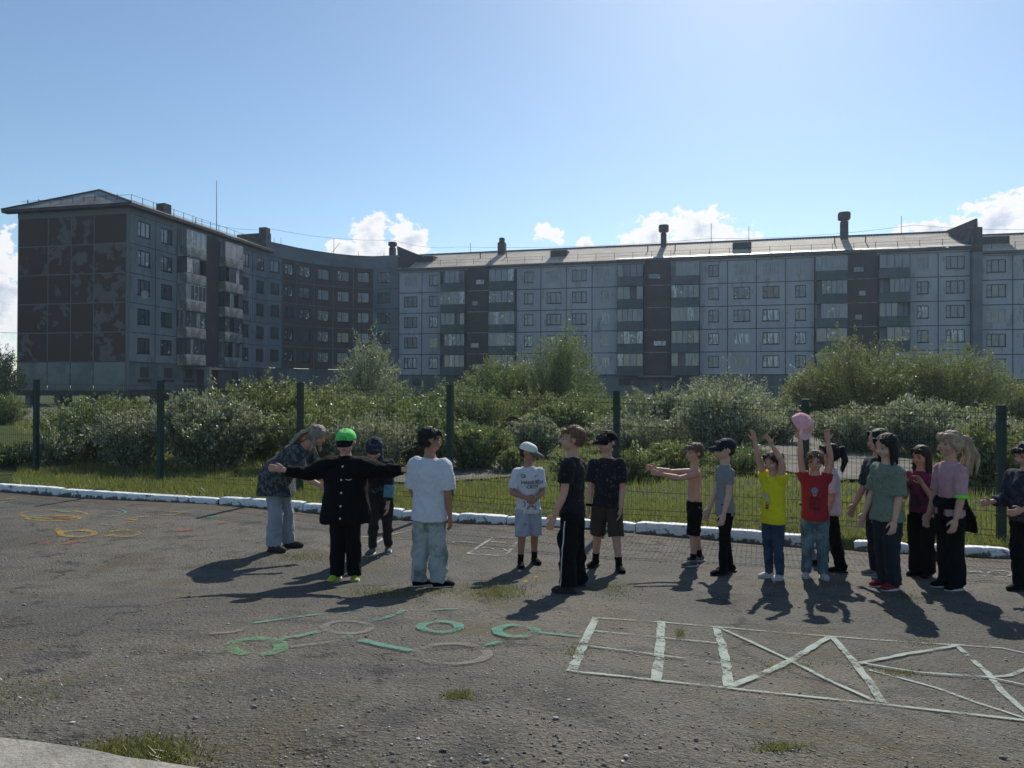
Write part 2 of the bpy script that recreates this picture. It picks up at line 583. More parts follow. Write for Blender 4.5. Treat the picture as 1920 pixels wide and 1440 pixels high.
def build_fence():
    green = pm('dark_green_powder_coat', (0.008, 0.030, 0.022), .5, var=.05, spec=.4)
    wire = pm('dark_green_wire', (0.010, 0.022, 0.016), .35, var=0, spec=.5)
    pts = []
    for (px, yt, yb) in FPOST:
        b = gnd(px, yb)
        t_ = at(px, yt, b.y)
        pts.append((b, t_.z))
    root = empty('mesh_fence', (pts[0][0].x, pts[0][0].y, 0))
    tag(root, 'dark green welded wire mesh fence on square posts behind the kerb', 'fence')
    for i, (b, zt) in enumerate(pts):
        mb = MB()
        a = math.atan(KS)
        dx, dy = math.cos(a), math.sin(a)
        w = .042
        def fr(s_, n_, z): return (b.x + dx * s_ - dy * n_, b.y + dy * s_ + dx * n_, z)
        mb.box(fr, -w, w, -w, w, -.2, zt - .01)
        mb.box(fr, -w - .004, w + .004, -w - .004, w + .004, zt - .01, zt + .004)
        for z in (.35, zt * .5, zt - .25):      # clamps holding the panels
            mb.box(fr, -w - .03, w + .03, -w - .012, -w - .002, z, z + .03)
        p = mb.build('post', green, root)
    for i in range(len(pts) - 1):
        (a, za), (b, zb) = pts[i], pts[i + 1]
        mb = MB()
        L = (Vector((b.x, b.y, 0)) - Vector((a.x, a.y, 0)))
        ln = L.length; d = L.normalized(); nn = Vector((-d.y, d.x, 0)) * -.055
        za2, zb2 = za - .07, zb - .07
        n = int(ln / .052)
        for k in range(1, n):
            s_ = k / n
            p = Vector((a.x, a.y, 0)) + d * (ln * s_) + nn
            z1 = za2 + (zb2 - za2) * s_
            mb.tube(p + Vector((0, 0, .12)), p + Vector((0, 0, z1)), .0022, 4, cap=False)
        for h in [0, .045, .2, .4, .58, .76, .955, 1.0]:
            for off in (-.004, .004):
                pa = Vector((a.x, a.y, .13 + h * (za2 - .15))) + nn * (1 + off * 20)
                pb = Vector((b.x, b.y, .13 + h * (zb2 - .15))) + nn * (1 + off * 20)
                mb.tube(pa, pb, .0028, 5, cap=False)
        mb.build('wire_panel', wire, root)


build_fence()


# ------------------------------------------------------------------ apartment blocks
def mk_frame(O, d, n):
    O, d, n = Vector(O), Vector(d).normalized(), Vector(n).normalized()
    def fr(s, k, z):
        return (O.x + d.x * s + n.x * k, O.y + d.y * s + n.y * k, z)
    fr.O, fr.d, fr.n = O, d, n
    return fr


def glass_mat(name, col, rough, col2=None, lo=.45, hi=.55, scale=2.0, stretch=(1, 1, .4)):
    m, t = newmat(name)
    co = t.n('ShaderNodeTexCoord').outputs['Object']
    co = t.n('ShaderNodeMapping', {0: co, 3: stretch}).outputs[0]
    c = t.n('ShaderNodeRGB').outputs[0]; c.default_value = (*col, 1)
    if col2:
        nn = t.n('ShaderNodeTexNoise', {'Vector': co, 'Scale': scale, 'Detail': 5.0, 'Roughness': .6}).outputs[0]
        c = t.mix(t.step(nn, lo, hi), c, col2)
    w = t.n('ShaderNodeTexNoise', {'Vector': co, 'Scale': 1.2, 'Detail': 1.0}).outputs[0]
    bp = t.n('ShaderNodeBump', {'Strength': .25, 'Distance': .05, 'Height': w})
    b = t.n('ShaderNodeBsdfPrincipled', {'Base Color': c, 'Roughness': rough, 'Specular IOR Level': .9, 'IOR': 1.52,
                                         'Coat Weight': .6, 'Coat Roughness': .04, 'Normal': bp.outputs[0]})
    t.n('ShaderNodeOutputMaterial', {0: b.outputs[0]})
    return m


MG = [glass_mat('window_dark', (.035, .045, .055), .2),
      glass_mat('window_blue_dark', (.045, .055, .07), .22),
      glass_mat('window_curtain', (.55, .56, .57), .5, (.10, .11, .13), .48, .56, 3.0, (3, 3, .3)),
      glass_mat('window_net_curtain', (.22, .235, .26), .5, (.10, .11, .13), .4, .6, 2.0, (4, 4, .3)),
      glass_mat('window_dark_mixed', (.03, .035, .045), .3, (.48, .49, .49), .56, .62, 2.5, (1, 1, .8)),
      glass_mat('window_orange_curtain', (.16, .10, .06), .5, (.10, .07, .05), .45, .55, 2.5)]
M_WALLS = [pm('pale_panel_concrete', (.43, .425, .47), .92, (.365, .36, .405), .35, .4, .62, bump=.25, bscale=22, var=.10, col3=(.27, .28, .29), scale3=1.6, lo3=.55, hi3=.68, stretch=(1, 1, .3))]
M_WALL = M_WALLS[0]
M_WALLL = pm('grey_panel_concrete', (.225, .245, .265), .92, (.17, .185, .20), .4, .4, .62, bump=.25, bscale=22, var=.12, col3=(.13, .14, .15), scale3=1.2, lo3=.55, hi3=.66, stretch=(1, 1, .3))
M_WALLC = pm('blue_grey_panel_concrete', (.17, .20, .225), .92, (.13, .15, .17), .3, .4, .65, bump=.25, bscale=22, var=.12)
M_JOINT = pm('dark_panel_joint', (.045, .05, .055), .95, var=.1)
M_BROWN = pm('brown_tile_facing', (.095, .066, .066), .85, (.075, .054, .056), .6, .35, .65, var=.12, bscale=9, col3=(.15, .13, .12), scale3=.7, lo3=.64, hi3=.7)
M_PLINTH = pm('grey_plinth_concrete', (.15, .165, .17), .95, (.10, .11, .115), .4, .4, .6, var=.15, bscale=12)
M_FRAME = pm('dark_window_frame', (.018, .020, .026), .6, var=.05)
M_WFRAME = pm('pale_window_frame', (.38, .39, .40), .6, var=.05)
M_BAL = pm('grey_green_balcony_panel', (.085, .11, .115), .8, (.065, .085, .09), .8, .4, .6, var=.12, bscale=7, stretch=(1, 1, 1))
M_BAL2 = pm('blue_grey_balcony_panel', (.11, .135, .15), .8, (.085, .105, .12), .8, .4, .6, var=.15, bscale=7)
M_BAL3 = pm('green_grey_balcony_panel', (.095, .135, .12), .8, (.07, .10, .09), .8, .4, .6, var=.15, bscale=7)
M_BALW = pm('weathered_pale_balcony_sheet', (.30, .31, .30), .8, (.14, .15, .15), 1.4, .42, .6, var=.2, bscale=8)
M_METAL = pm('dark_rusty_metal', (.06, .05, .045), .7, var=.15)
M_FLASH = pm('bright_tin_flashing', (.50, .50, .50), .55, (.34, .34, .34), 1.2, .4, .6, var=.1, metal=.3)
M_CHIM = pm('dark_brick_chimney', (.055, .050, .052), .9, (.08, .07, .07), 1.5, .45, .6, var=.15, bscale=6)


def corrugated(name, c1, c2, c3):
    """asbestos sheet: real ridges are modelled, the colour is patchy"""
    m, t = newmat(name)
    co = t.n('ShaderNodeTexCoord').outputs['Object']
    n1 = t.n('ShaderNodeTexNoise', {'Vector': co, 'Scale': .22, 'Detail': 6.0, 'Roughness': .65}).outputs[0]
    n2 = t.n('ShaderNodeTexNoise', {'Vector': co, 'Scale': 2.2, 'Detail': 6.0, 'Roughness': .7}).outputs[0]
    c = t.mix(t.step(n1, .38, .60), c1, c2)
    c = t.mix(t.step(n2, .60, .66), c, c3)
    k = t.m('ADD', t.m('MULTIPLY', t.m('SUBTRACT', n2, .5), .8), 1.0)
    c = t.n('ShaderNodeVectorMath', {0: c, 3: k}, operation='SCALE').outputs[0]
    b = t.n('ShaderNodeBsdfPrincipled', {'Base Color': c, 'Roughness': .8, 'Specular IOR Level': .3})
    t.n('ShaderNodeOutputMaterial', {0: b.outputs[0]})
    return m


M_ROOF = corrugated('corrugated_pale_roof', (.52, .45, .36), (.40, .34, .275), (.22, .16, .12))
M_ROOFD = corrugated('corrugated_dark_roof', (.12, .105, .10), (.17, .145, .13), (.07, .055, .05))


def window(root, fr, s0, s1, z0, z1, kind=0, glass=None, inset=.10, fmat=None, name='window'):
    """frame (part) with panes (sub-part); kind 0: small vent + two lights, 1: one light with vent, 2: plain"""
    fmat = fmat or M_FRAME
    mb = MB()
    f = .085
    n1 = -inset + .05
    mb.box(fr, s0, s1, -inset, n1, z0, z0 + f)
    mb.box(fr, s0, s1, -inset, n1, z1 - f, z1)
    mb.box(fr, s0, s0 + f, -inset, n1, z0 + f, z1 - f)
    mb.box(fr, s1 - f, s1, -inset, n1, z0 + f, z1 - f)
    w = s1 - s0
    g1 = s0 + w * (.27 if kind == 0 else .38)
    if kind in (0, 1):
        mb.box(fr, g1 - .035, g1 + .035, -inset, n1, z0 + f, z1 - f)
        zz = z0 + (z1 - z0) * .55
        mb.box(fr, s0 + f, g1 - .035, -inset, n1 - .003, zz - .03, zz + .03)
    if kind == 0:
        g2 = s0 + w * .64
        mb.box(fr, g2 - .03, g2 + .03, -inset, n1, z0 + f, z1 - f)
    if kind == 3:
        for q in (.25, .5, .75):
            mb.box(fr, s0 + w * q - .035, s0 + w * q + .035, -inset, n1, z0 + f, z1 - f)
    # sill
    mb.box(fr, s0 - .04, s1 + .04, -inset + .02, .05, z0 - .05, z0 - .003)
    o = mb.build(name, fmat, root, origin=fr((s0 + s1) / 2, 0, z0))
    p = MB()
    p.box(fr, s0 + .02, s1 - .02, -inset - .03, -inset + .02, z0 + .02, z1 - .02)
    p.build('pane', glass or MG[0], o)
    return o


def wall_cells(fr, s_edges, z_edges, holes, thick=.25, inset=.16):
    """one wall mesh of panels; holes = list of (s0,s1,z0,z1) strictly inside a cell"""
    mb = MB()
    for i in range(len(s_edges) - 1):
        for j in range(len(z_edges) - 1):
            a, b, c, d = s_edges[i], s_edges[i + 1], z_edges[j], z_edges[j + 1]
            h = [q for q in holes if q[0] >= a - .01 and q[1] <= b + .01 and q[2] >= c - .01 and q[3] <= d + .01]
            P = lambda s, z, n=0: fr(s, n, z)
            if not h:
                mb.quad(P(a, c), P(b, c), P(b, d), P(a, d))
                continue
            e, f_, g_, k = h[0]
            mb.quad(P(a, c), P(b, c), P(f_, g_), P(e, g_))
            mb.quad(P(b, c), P(b, d), P(f_, k), P(f_, g_))
            mb.quad(P(b, d), P(a, d), P(e, k), P(f_, k))
            mb.quad(P(a, d), P(a, c), P(e, g_), P(e, k))
            for (s_a, z_a), (s_b, z_b) in (((e, g_), (f_, g_)), ((f_, g_), (f_, k)), ((f_, k), (e, k)), ((e, k), (e, g_))):
                mb.quad(P(s_a, z_a), P(s_b, z_b), P(s_b, z_b, -inset), P(s_a, z_a, -inset))
    return mb


def joints(mb, fr, s_edges, z_edges, w=.05, t_=.008):
    s0, s1 = s_edges[0], s_edges[-1]
    for z in z_edges:
        mb.box(fr, s0, s1, -.05, t_, z - w, z + w)
    for s in s_edges:
        mb.box(fr, s - w, s + w, -.05, t_ + .003, z_edges[0], z_edges[-1])


def balcony(root, fr, s0, s1, z0, fh, out, seed, mats=(None, None), top=True):
    """panel parapet + slab (part 'balcony'), glazing frame and panes as sub-parts"""
    r = random.Random(seed)
    pm_ = mats[0] or r.choice([M_BAL, M_BAL, M_BAL2, M_BAL3])
    mb = MB()
    hp = 1.02
    mb.box(fr, s0, s1, .003, out, z0 - .09, z0 + .05)
    mb.box(fr, s0, s1, out - .06, out + .02, z0 + .05, z0 + hp)
    mb.box(fr, s0, s0 + .06, .003, out - .06, z0 + .05, z0 + hp)
    mb.box(fr, s1 - .06, s1, .003, out - .06, z0 + .05, z0 + hp)
    b = mb.build('balcony', pm_, root, origin=fr((s0 + s1) / 2, 0, z0))
    zt = z0 + fh - .12
    white = r.random() < .35
    gm = M_WFRAME if white else M_FRAME
    q = MB()
    f = .045
    a, c = z0 + hp, zt
    n = r.choice([4, 4, 3, 5])
    s_in0 = s0 + (.55 * (s1 - s0) * .3 if r.random() < .15 else 0)
    for i in range(n + 1):
        s = s_in0 + (s1 - s_in0 - .06) * i / n
        q.box(fr, s, s + .06, out - .055, out - .005, a, c)
    for z in (a, c - f * 1.5):
        q.box(fr, s_in0, s1, out - .052, out - .002, z, z + f * 1.5)
    for s in (s0, s1 - .05):
        for k in range(3):
            o_ = .02 + (out - .08) * k / 2
            q.box(fr, s, s + .05, o_, o_ + .05, a, c)
    gl = q.build('glazing_frame', gm, b)
    for i in range(n):
        if r.random() < .10: continue
        p = MB()
        sa = s_in0 + (s1 - s_in0 - .06) * i / n + .06
        sb = s_in0 + (s1 - s_in0 - .06) * (i + 1) / n
        p.box(fr, sa, sb, out - .04, out - .02, a + .04, c - .05)
        p.build('pane', r.choice([MG[1], MG[1], MG[0], MG[3], MG[3], MG[2], MG[4]]), b)
    p = MB()
    p.box(fr, s0 + .015, s0 + .035, .08, out - .07, a, c)
    p.box(fr, s1 - .035, s1 - .015, .08, out - .07, a, c)
    p.build('side_pane', r.choice([MG[0], MG[1], MG[3]]), b)
    return b


def chimney(root, P, w, h, cap=True, capw=1.5, caph=.8):
    mb = MB()
    fr = mk_frame(P, (1, -.26, 0), (-.26, -1, 0))
    z = P[2]
    mb.box(fr, -w / 2, w / 2, -w / 2, w / 2, z, z + h)
    if cap:
        mb.box(fr, -w * .36, w * .36, -w * .36, w * .36, z + h, z + h + .22)
        k = w * capw / 2
        k2 = k * 1.02
        zb, zt = z + h + .22, z + h + .22 + caph
        # drum-like hood with chamfered edges
        pts = []
        for (zz, kk) in ((zb, k * .86), (zb + .15, k2), (zt - .12, k2), (zt, k * .9)):
            pts.append([fr(a * kk, b * kk, zz) for a, b in ((-1, -.5), (-.5, -1), (.5, -1), (1, -.5), (1, .5), (.5, 1), (-.5, 1), (-1, .5))])
        base = len(mb.v)
        for ring in pts: mb.v += ring
        for i in range(3):
            for j in range(8):
                mb.f.append((base + i * 8 + j, base + i * 8 + (j + 1) % 8, base + (i + 1) * 8 + (j + 1) % 8, base + (i + 1) * 8 + j))
        mb.f.append(tuple(base + j for j in range(8))[::-1]); mb.f.append(tuple(base + 24 + j for j in range(8)))
    return mb.build('chimney', M_CHIM, root, origin=P)


def roof_slope(fr, s0, s1, n0, z0, n1, z1, step=.36, amp=.07, jag=0.0):
    """corrugated sheet between eave (n0,z0) and ridge (n1,z1)"""
    k = int((s1 - s0) / (step / 2))
    V, F = [], []
    rr = random.Random(3)
    for i in range(k + 1):
        s = s0 + (s1 - s0) * i / k
        dz = amp * (1 if i % 2 else -1) * .5
        V.append(fr(s, n0 + .0, z0 + dz)); V.append(fr(s, n1, z1 + dz))
    for i in range(k):
        F.append((2 * i, 2 * i + 2, 2 * i + 3, 2 * i + 1))
    return V, np.array(F)


FH = 2.8
# ---- main long block
MD = Vector((1, -.2582, 0)).normalized()
MN = Vector((MD.y, -MD.x, 0))      # towards the camera
M0 = Vector((-13.8, 101.8, 0))


def main_s(px):
    """distance along the long facade of this photo column"""
    u = ray(px, 600); u = u.x / u.y
    Y = 98.24 / (1 + .2582 * u)
    X = u * Y
    return (Vector((X, Y, 0)) - M0).dot(MD)


def long_block(label, px0, px1, bays, zf, zeave, zridge, drop=0, seedk=0, hatch=(), chim=(), flash=None, ext=0, lbl_first=True):
    """bays: list of (kind, left px, right px, (win px0, win px1))"""
    fr = mk_frame(M0, MD, MN)
    S0, S1 = main_s(px0), main_s(px1) + ext
    c = fr((S0 + S1) / 2, -6, 0)
    root = empty('apartment_block', (c[0], c[1], 0))
    tag(root, label, 'building')
    zs = [zf + FH * i for i in range(6)]
    r = random.Random(11 + seedk)
    holes, wins, edges = [], [], [S0]
    for (k, a, b, wn) in bays:
        sa, sb = main_s(a), main_s(b)
        edges.append(sb)
        if k in 'wn':
            w = main_s(wn)
            hw = .97 if k == 'w' else .62
            for f in range(5):
                z = zs[f]
                holes.append((w - hw, w + hw, z + .88, z + 2.33))
                wins.append((w - hw, w + hw, z + .88, z + 2.33, 0 if k == 'w' else 1, f))
    edges = sorted(set([round(e, 3) for e in edges] + [round(S1, 3)]))
    # wall (brown stair bays separately)
    mb = wall_cells(fr, edges, zs, holes)
    mb.box(fr, S0, S1, -.3, .06, zs[-1] + .003, zeave - .05)        # parapet band under the eave
    # rear, sides
    mb.quad(fr(S0, -12, 0), fr(S0, 0, 0), fr(S0, 0, zeave - .1), fr(S0, -12, zeave - .1))
    mb.quad(fr(S1, 0, 0), fr(S1, -12, 0), fr(S1, -12, zeave - .1), fr(S1, 0, zeave - .1))
    mb.quad(fr(S1, -12, 0), fr(S0, -12, 0), fr(S0, -12, zeave - .1), fr(S1, -12, zeave - .1))
    mb.build('wall', M_WALL, root)
    jb = MB(); joints(jb, fr, edges, zs)
    jb.build('panel_joint', M_JOINT, root)
    pl = MB()
    pl.box(fr, S0, S1, -.4, -.06, 0.0, zs[0] - .04)
    pl.build('plinth', M_PLINTH, root)
    s = S0 + 2.0
    while s < S1 - 2:
        d = MB()
        d.box(fr, s, s + 1.5, -.07, -.045, zs[0] - 1.35, zs[0] - .5)
        d.build('basement_opening', M_METAL, root)
        s += r.uniform(5.5, 8)
    for (a, b, c_, d, k, f) in wins:
        q = r.random()
        if f == 4: gl = MG[1] if q < .75 else MG[3]
        elif f == 3: gl = MG[1] if q < .6 else (MG[3] if q < .9 else MG[4])
        elif f == 2: gl = MG[3] if q < .5 else (MG[1] if q < .8 else MG[2])
        else: gl = MG[2] if q < .30 else (MG[3] if q < .60 else (MG[4] if q < .85 else MG[0]))
        fm = M_FRAME if (q * 7 % 1) < .8 else M_WFRAME
        if f == 3 and abs(a - main_s(1445.5)) < 1.2: gl = MG[5]
        if f == 1 and abs(a - main_s(1391)) < 1.2: gl, fm = MG[2], M_WFRAME
        window(root, fr, a, b, c_, d, k, gl, fmat=fm)
    nb = 0
    for bi, (k, a, b, wn) in enumerate(bays):
        sa, sb = main_s(a), main_s(b)
        if k == 'b':
            for f in range(5):
                balcony(root, fr, sa + .06, sb - .06, zs[f], FH, .95, 100 * bi + f + seedk)
        if k == 's':
            st = MB()
            st.box(fr, sa + .05, sb - .05, -.05, .30, zs[0], zs[-1] + .2)
            st.build('stair_wall', M_BROWN, root)
            lg = MB()
            for z in zs[1:-1]:
                lg.box(fr, sa + .05, sb - .05, .30, .325, z - .05, z + .04)
            lg.build('ledge', M_BALW, root)
            f2 = mk_frame(M0 + MN * .40, MD, MN)
            for f in range(5):
                if r.random() < .25: continue
                w = (sa + sb) / 2 + r.choice([-.4, 0, .3])
                hw = r.choice([.45, .62, .8])
                window(root, f2, w - hw, w + hw, zs[f] + .75, zs[f] + 1.5, 2, r.choice([MG[2], MG[3], MG[4], MG[1]]), inset=.03, name='stair_window')
            # entrance canopy
            e = MB(); e.box(fr, sa - .6, sb + .6, -.05, 1.7, zs[0] - .35, zs[0] - .12); e.build('entrance_canopy', M_PLINTH, root)
            e = MB(); e.box(fr, (sa + sb) / 2 - .55, (sa + sb) / 2 + .55, -.07, .02, .1, 2.1 if zs[0] > 2.5 else zs[0] - .4); e.build('entrance_door', M_METAL, root)
    # roof
    V, F = roof_slope(fr, S0, S1, .55, zeave, -6.0, zridge)
    ro = mesh('roof', V, F, M_ROOF, root)
    V, F = roof_slope(fr, S0, S1, -12.6, zeave, -6.0, zridge, step=.8)
    mesh('rear_roof', V, F, M_ROOF, root)
    fa = MB()
    fa.box(fr, S0, S1, .50, .54, zeave - .26, zeave - .05)
    fa.box(fr, S0, S1, .06, .50, zeave - .26, zeave - .22)
    fa.build('eave', M_PLINTH, root)
    rb = MB()
    rb.tube(fr(S0, -6, zridge + .05), fr(S1, -6, zridge + .05), .11, 6)
    rb.build('ridge_cap', M_METAL, root)
    # tin flashing along the gutter, in slightly sagging lengths
    if flash:
        a, b = main_s(flash[0]), main_s(flash[1])
        s = a
        fl = MB()
        while s < b:
            e = min(b, s + r.uniform(2.5, 5))
            dz = r.uniform(-.05, .06)
            sl = (zridge - zeave) / 6.55
            z_a, z_b = zeave + .03 + dz, zeave + .03 + sl * .55 + .02
            fl.hexa([fr(s, .62, z_a), fr(e, .62, z_a + r.uniform(-.03, .03)), fr(e, .02, z_b), fr(s, .02, z_b),
                     fr(s, .62, z_a + .03), fr(e, .62, z_a + .03), fr(e, .02, z_b + .03), fr(s, .02, z_b + .03)])
            s = e + .01
        fl.build('gutter_flashing', M_FLASH, root)
    # snow rail
    sr = MB()
    s = S0 + 1.2
    sl = (zridge - zeave) / 6.55
    while s < S1 - .5:
        zz = zeave + sl * .75
        sr.tube(fr(s, -.2, zz), fr(s, -.2, zz + .75), .035, 4)
        s += 2.35
    for h in (.32, .68):
        sr.tube(fr(S0 + 1.2, -.2, zeave + sl * .75 + h), fr(S1 - .6, -.2, zeave + sl * .75 + h), .016, 4)
    sr.build('snow_rail', M_METAL, root)
    for (px, big) in hatch:
        s = main_s(px)
        n_, zz = -3.2, zeave + sl * 3.4
        hb = MB()
        P = [fr(s - big, -2.1, zz - .5), fr(s + big, -2.1, zz - .5), fr(s + big, -4.8, zz - .5), fr(s - big, -4.8, zz - .5),
             fr(s - big, -2.1, zz + .55), fr(s + big, -2.1, zz + .55), fr(s + big, -4.8, zz + .7), fr(s - big, -4.8, zz + .7)]
        hb.hexa(P)
        hb.build('roof_hatch', M_CHIM, root)
    for (px, w, h, cap, cw, ch) in chim:
        s = main_s(px)
        P = fr(s, -5.0 if cap else -5.6, zridge - .7)
        chimney(root, P, w, h, cap, cw, ch)
    return root, fr, S0, S1, zs


bays_main = [('w', 748, 791, 770), ('n', 791, 829, 812.5), ('b', 829, 876, 0), ('s', 876, 919, 0), ('b', 919, 968, 0),
             ('n', 968, 1014, 991), ('w', 1014, 1061.5, 1038.5), ('w', 1061.5, 1110, 1086), ('n', 1110, 1157.5, 1134),
             ('b', 1157.5, 1208, 0), ('s', 1208, 1258, 0), ('b', 1258, 1312, 0), ('n', 1312, 1364, 1338), ('w', 1364, 1418, 1391),
             ('w', 1418, 1473, 1445.5), ('n', 1473, 1527, 1501), ('b', 1527, 1587.5, 0), ('s', 1587.5, 1644, 0), ('b', 1644, 1704, 0),
             ('n', 1704, 1759, 1730), ('w', 1759, 1819.5, 1791)]
root_m, fm_, S0m, S1m, zsm = long_block(
    'long pale grey five storey panel block with corrugated roof running across the middle and right', 748, 1819.5, bays_main,
    1.86 + 1.78, 16.35 + 1.78, 19.3 + 1.78, hatch=((785, 1.2), (1041, 1.1), (1393, 1.1)),
    chim=((922, 1.0, 1.7, True, .72, .5), (1240, .72, 1.95, True, 1.75, .9), (1597, .85, 2.35, True, 1.6, .95)),
    flash=(1155, 1819))
for px, h in ((888, 1.3), (938, 1.3), (1211, 1.2), (1264, 1.2), (1573, 1.4), (1633, 1.4)):   # vent pipes with collars
    s = main_s(px)
    mb = MB()
    p = Vector(fm_(s, -3.0, 19.2))
    mb.tube(p - Vector((0, 0, .4)), p + Vector((0, 0, h)), .07, 6)
    mb.tube(p + Vector((0, 0, .05)), p + Vector((0, 0, .12)), .45, 8)
    mb.build('vent_pipe', M_METAL, root_m)
for px, h in ((857, 1.6), (1334, 2.6), (1409, 2.0), (1714, 2.4)):
    s = main_s(px)
    p = Vector(fm_(s, -5.8, 20.9))
    a = MB()
    a.tube(p, p + Vector((0, 0, h)), .035, 5)
    a.build('antenna', M_METAL, root_m)
# sloping gable wall standing proud of the roof at the left end
def gable_fin(root, s0, s1, zeave, ztop, nfront, name='firewall', mat=None, peak=-3.0):
    mb = MB()
    prof = [(nfront, 0.0), (nfront, zeave), (peak, ztop), (-12.0, zeave + 1.5), (-12.0, 0.0)]
    mb.poly([fm_(s0, n, z) for n, z in prof])
    mb.poly([fm_(s1, n, z) for n, z in prof][::-1])
    for i in range(len(prof)):
        (n0, z0), (n1, z1) = prof[i], prof[(i + 1) % len(prof)]
        mb.quad(fm_(s0, n0, z0), fm_(s0, n1, z1), fm_(s1, n1, z1), fm_(s1, n0, z0))
    return mb.build(name, mat or M_WALLC, root)


# end block with the next section of the row at the far right, lower roof
bays_r = [('w', 1838, 1899, 1868), ('n', 1899, 1960, 1931), ('b', 1960, 2025, 0), ('s', 2025, 2100, 0), ('b', 2100, 2180, 0), ('w', 2180, 2260, 2220)]
root_r, fr_, S0r, S1r, zsr = long_block(
    'next section of the pale panel row at the right edge with a lower roof', 1838, 2260, bays_r,
    1.30 + 1.78, 15.75 + 1.78, 18.7 + 1.78, seedk=50, hatch=((1873, 1.8),))
# dark party wall rising above both roofs
fin = empty('party_wall', fm_((S1m + S0r) / 2, 0, 0))
fin.location.z = 0
tag(fin, 'tall blue grey party wall with a sloping brick top between the two long blocks', 'wall')
mb = MB()
mb.box(fm_, S1m + .01, S0r - .01, -12, .75, 0, 17.4)
mb.build('shaft', M_WALLC, fin)
mb = MB()
prof = [(.75, 17.4), (.75, 20.2), (-.6, 20.5), (-3.6, 20.5), (-12, 18.5), (-12, 17.4)]
for s, rv in ((S1m + .01, 0), (S0r - .01, 1)):
    P = [fm_(s, n, z) for n, z in prof]
    mb.poly(P[::-1] if rv else P)
for i in range(len(prof)):
    (n0, z0), (n1, z1) = prof[i], prof[(i + 1) % len(prof)]
    mb.quad(fm_(S1m + .01, n0, z0), fm_(S0r - .01, n0, z0), fm_(S0r - .01, n1, z1), fm_(S1m + .01, n1, z1))
# slanting side wing leaning onto the long roof
a_, b_, c_, d_ = at(1774, 433, 90), at(1831, 409, 84.6), at(1833, 470, 84.2), at(1812, 463, 84.8)
e_, f_, h_, i_ = at(1776, 431, 91), at(1833, 411, 87), at(1834, 450, 88), at(1790, 446, 90)
mb.poly([d_, c_, b_, a_]); mb.poly([a_, b_, f_, e_]); mb.poly([e_, f_, h_, i_]); mb.poly([d_, a_, e_, i_])
mb.poly([b_, c_, h_, f_])
mb.build('brick_top', M_CHIM, fin)

# ---- left wing
LD = Vector((.2335, 1, 0)).normalized()
LN = Vector((LD.y, -LD.x, 0))
L0 = Vector((-36.04, 70.1, 0))
fl_ = mk_frame(L0, LD, LN)
LZ = 2.45 + 1.78
LE = 17.25 + 1.78
ZL = [LZ + FH * i for i in range(6)]


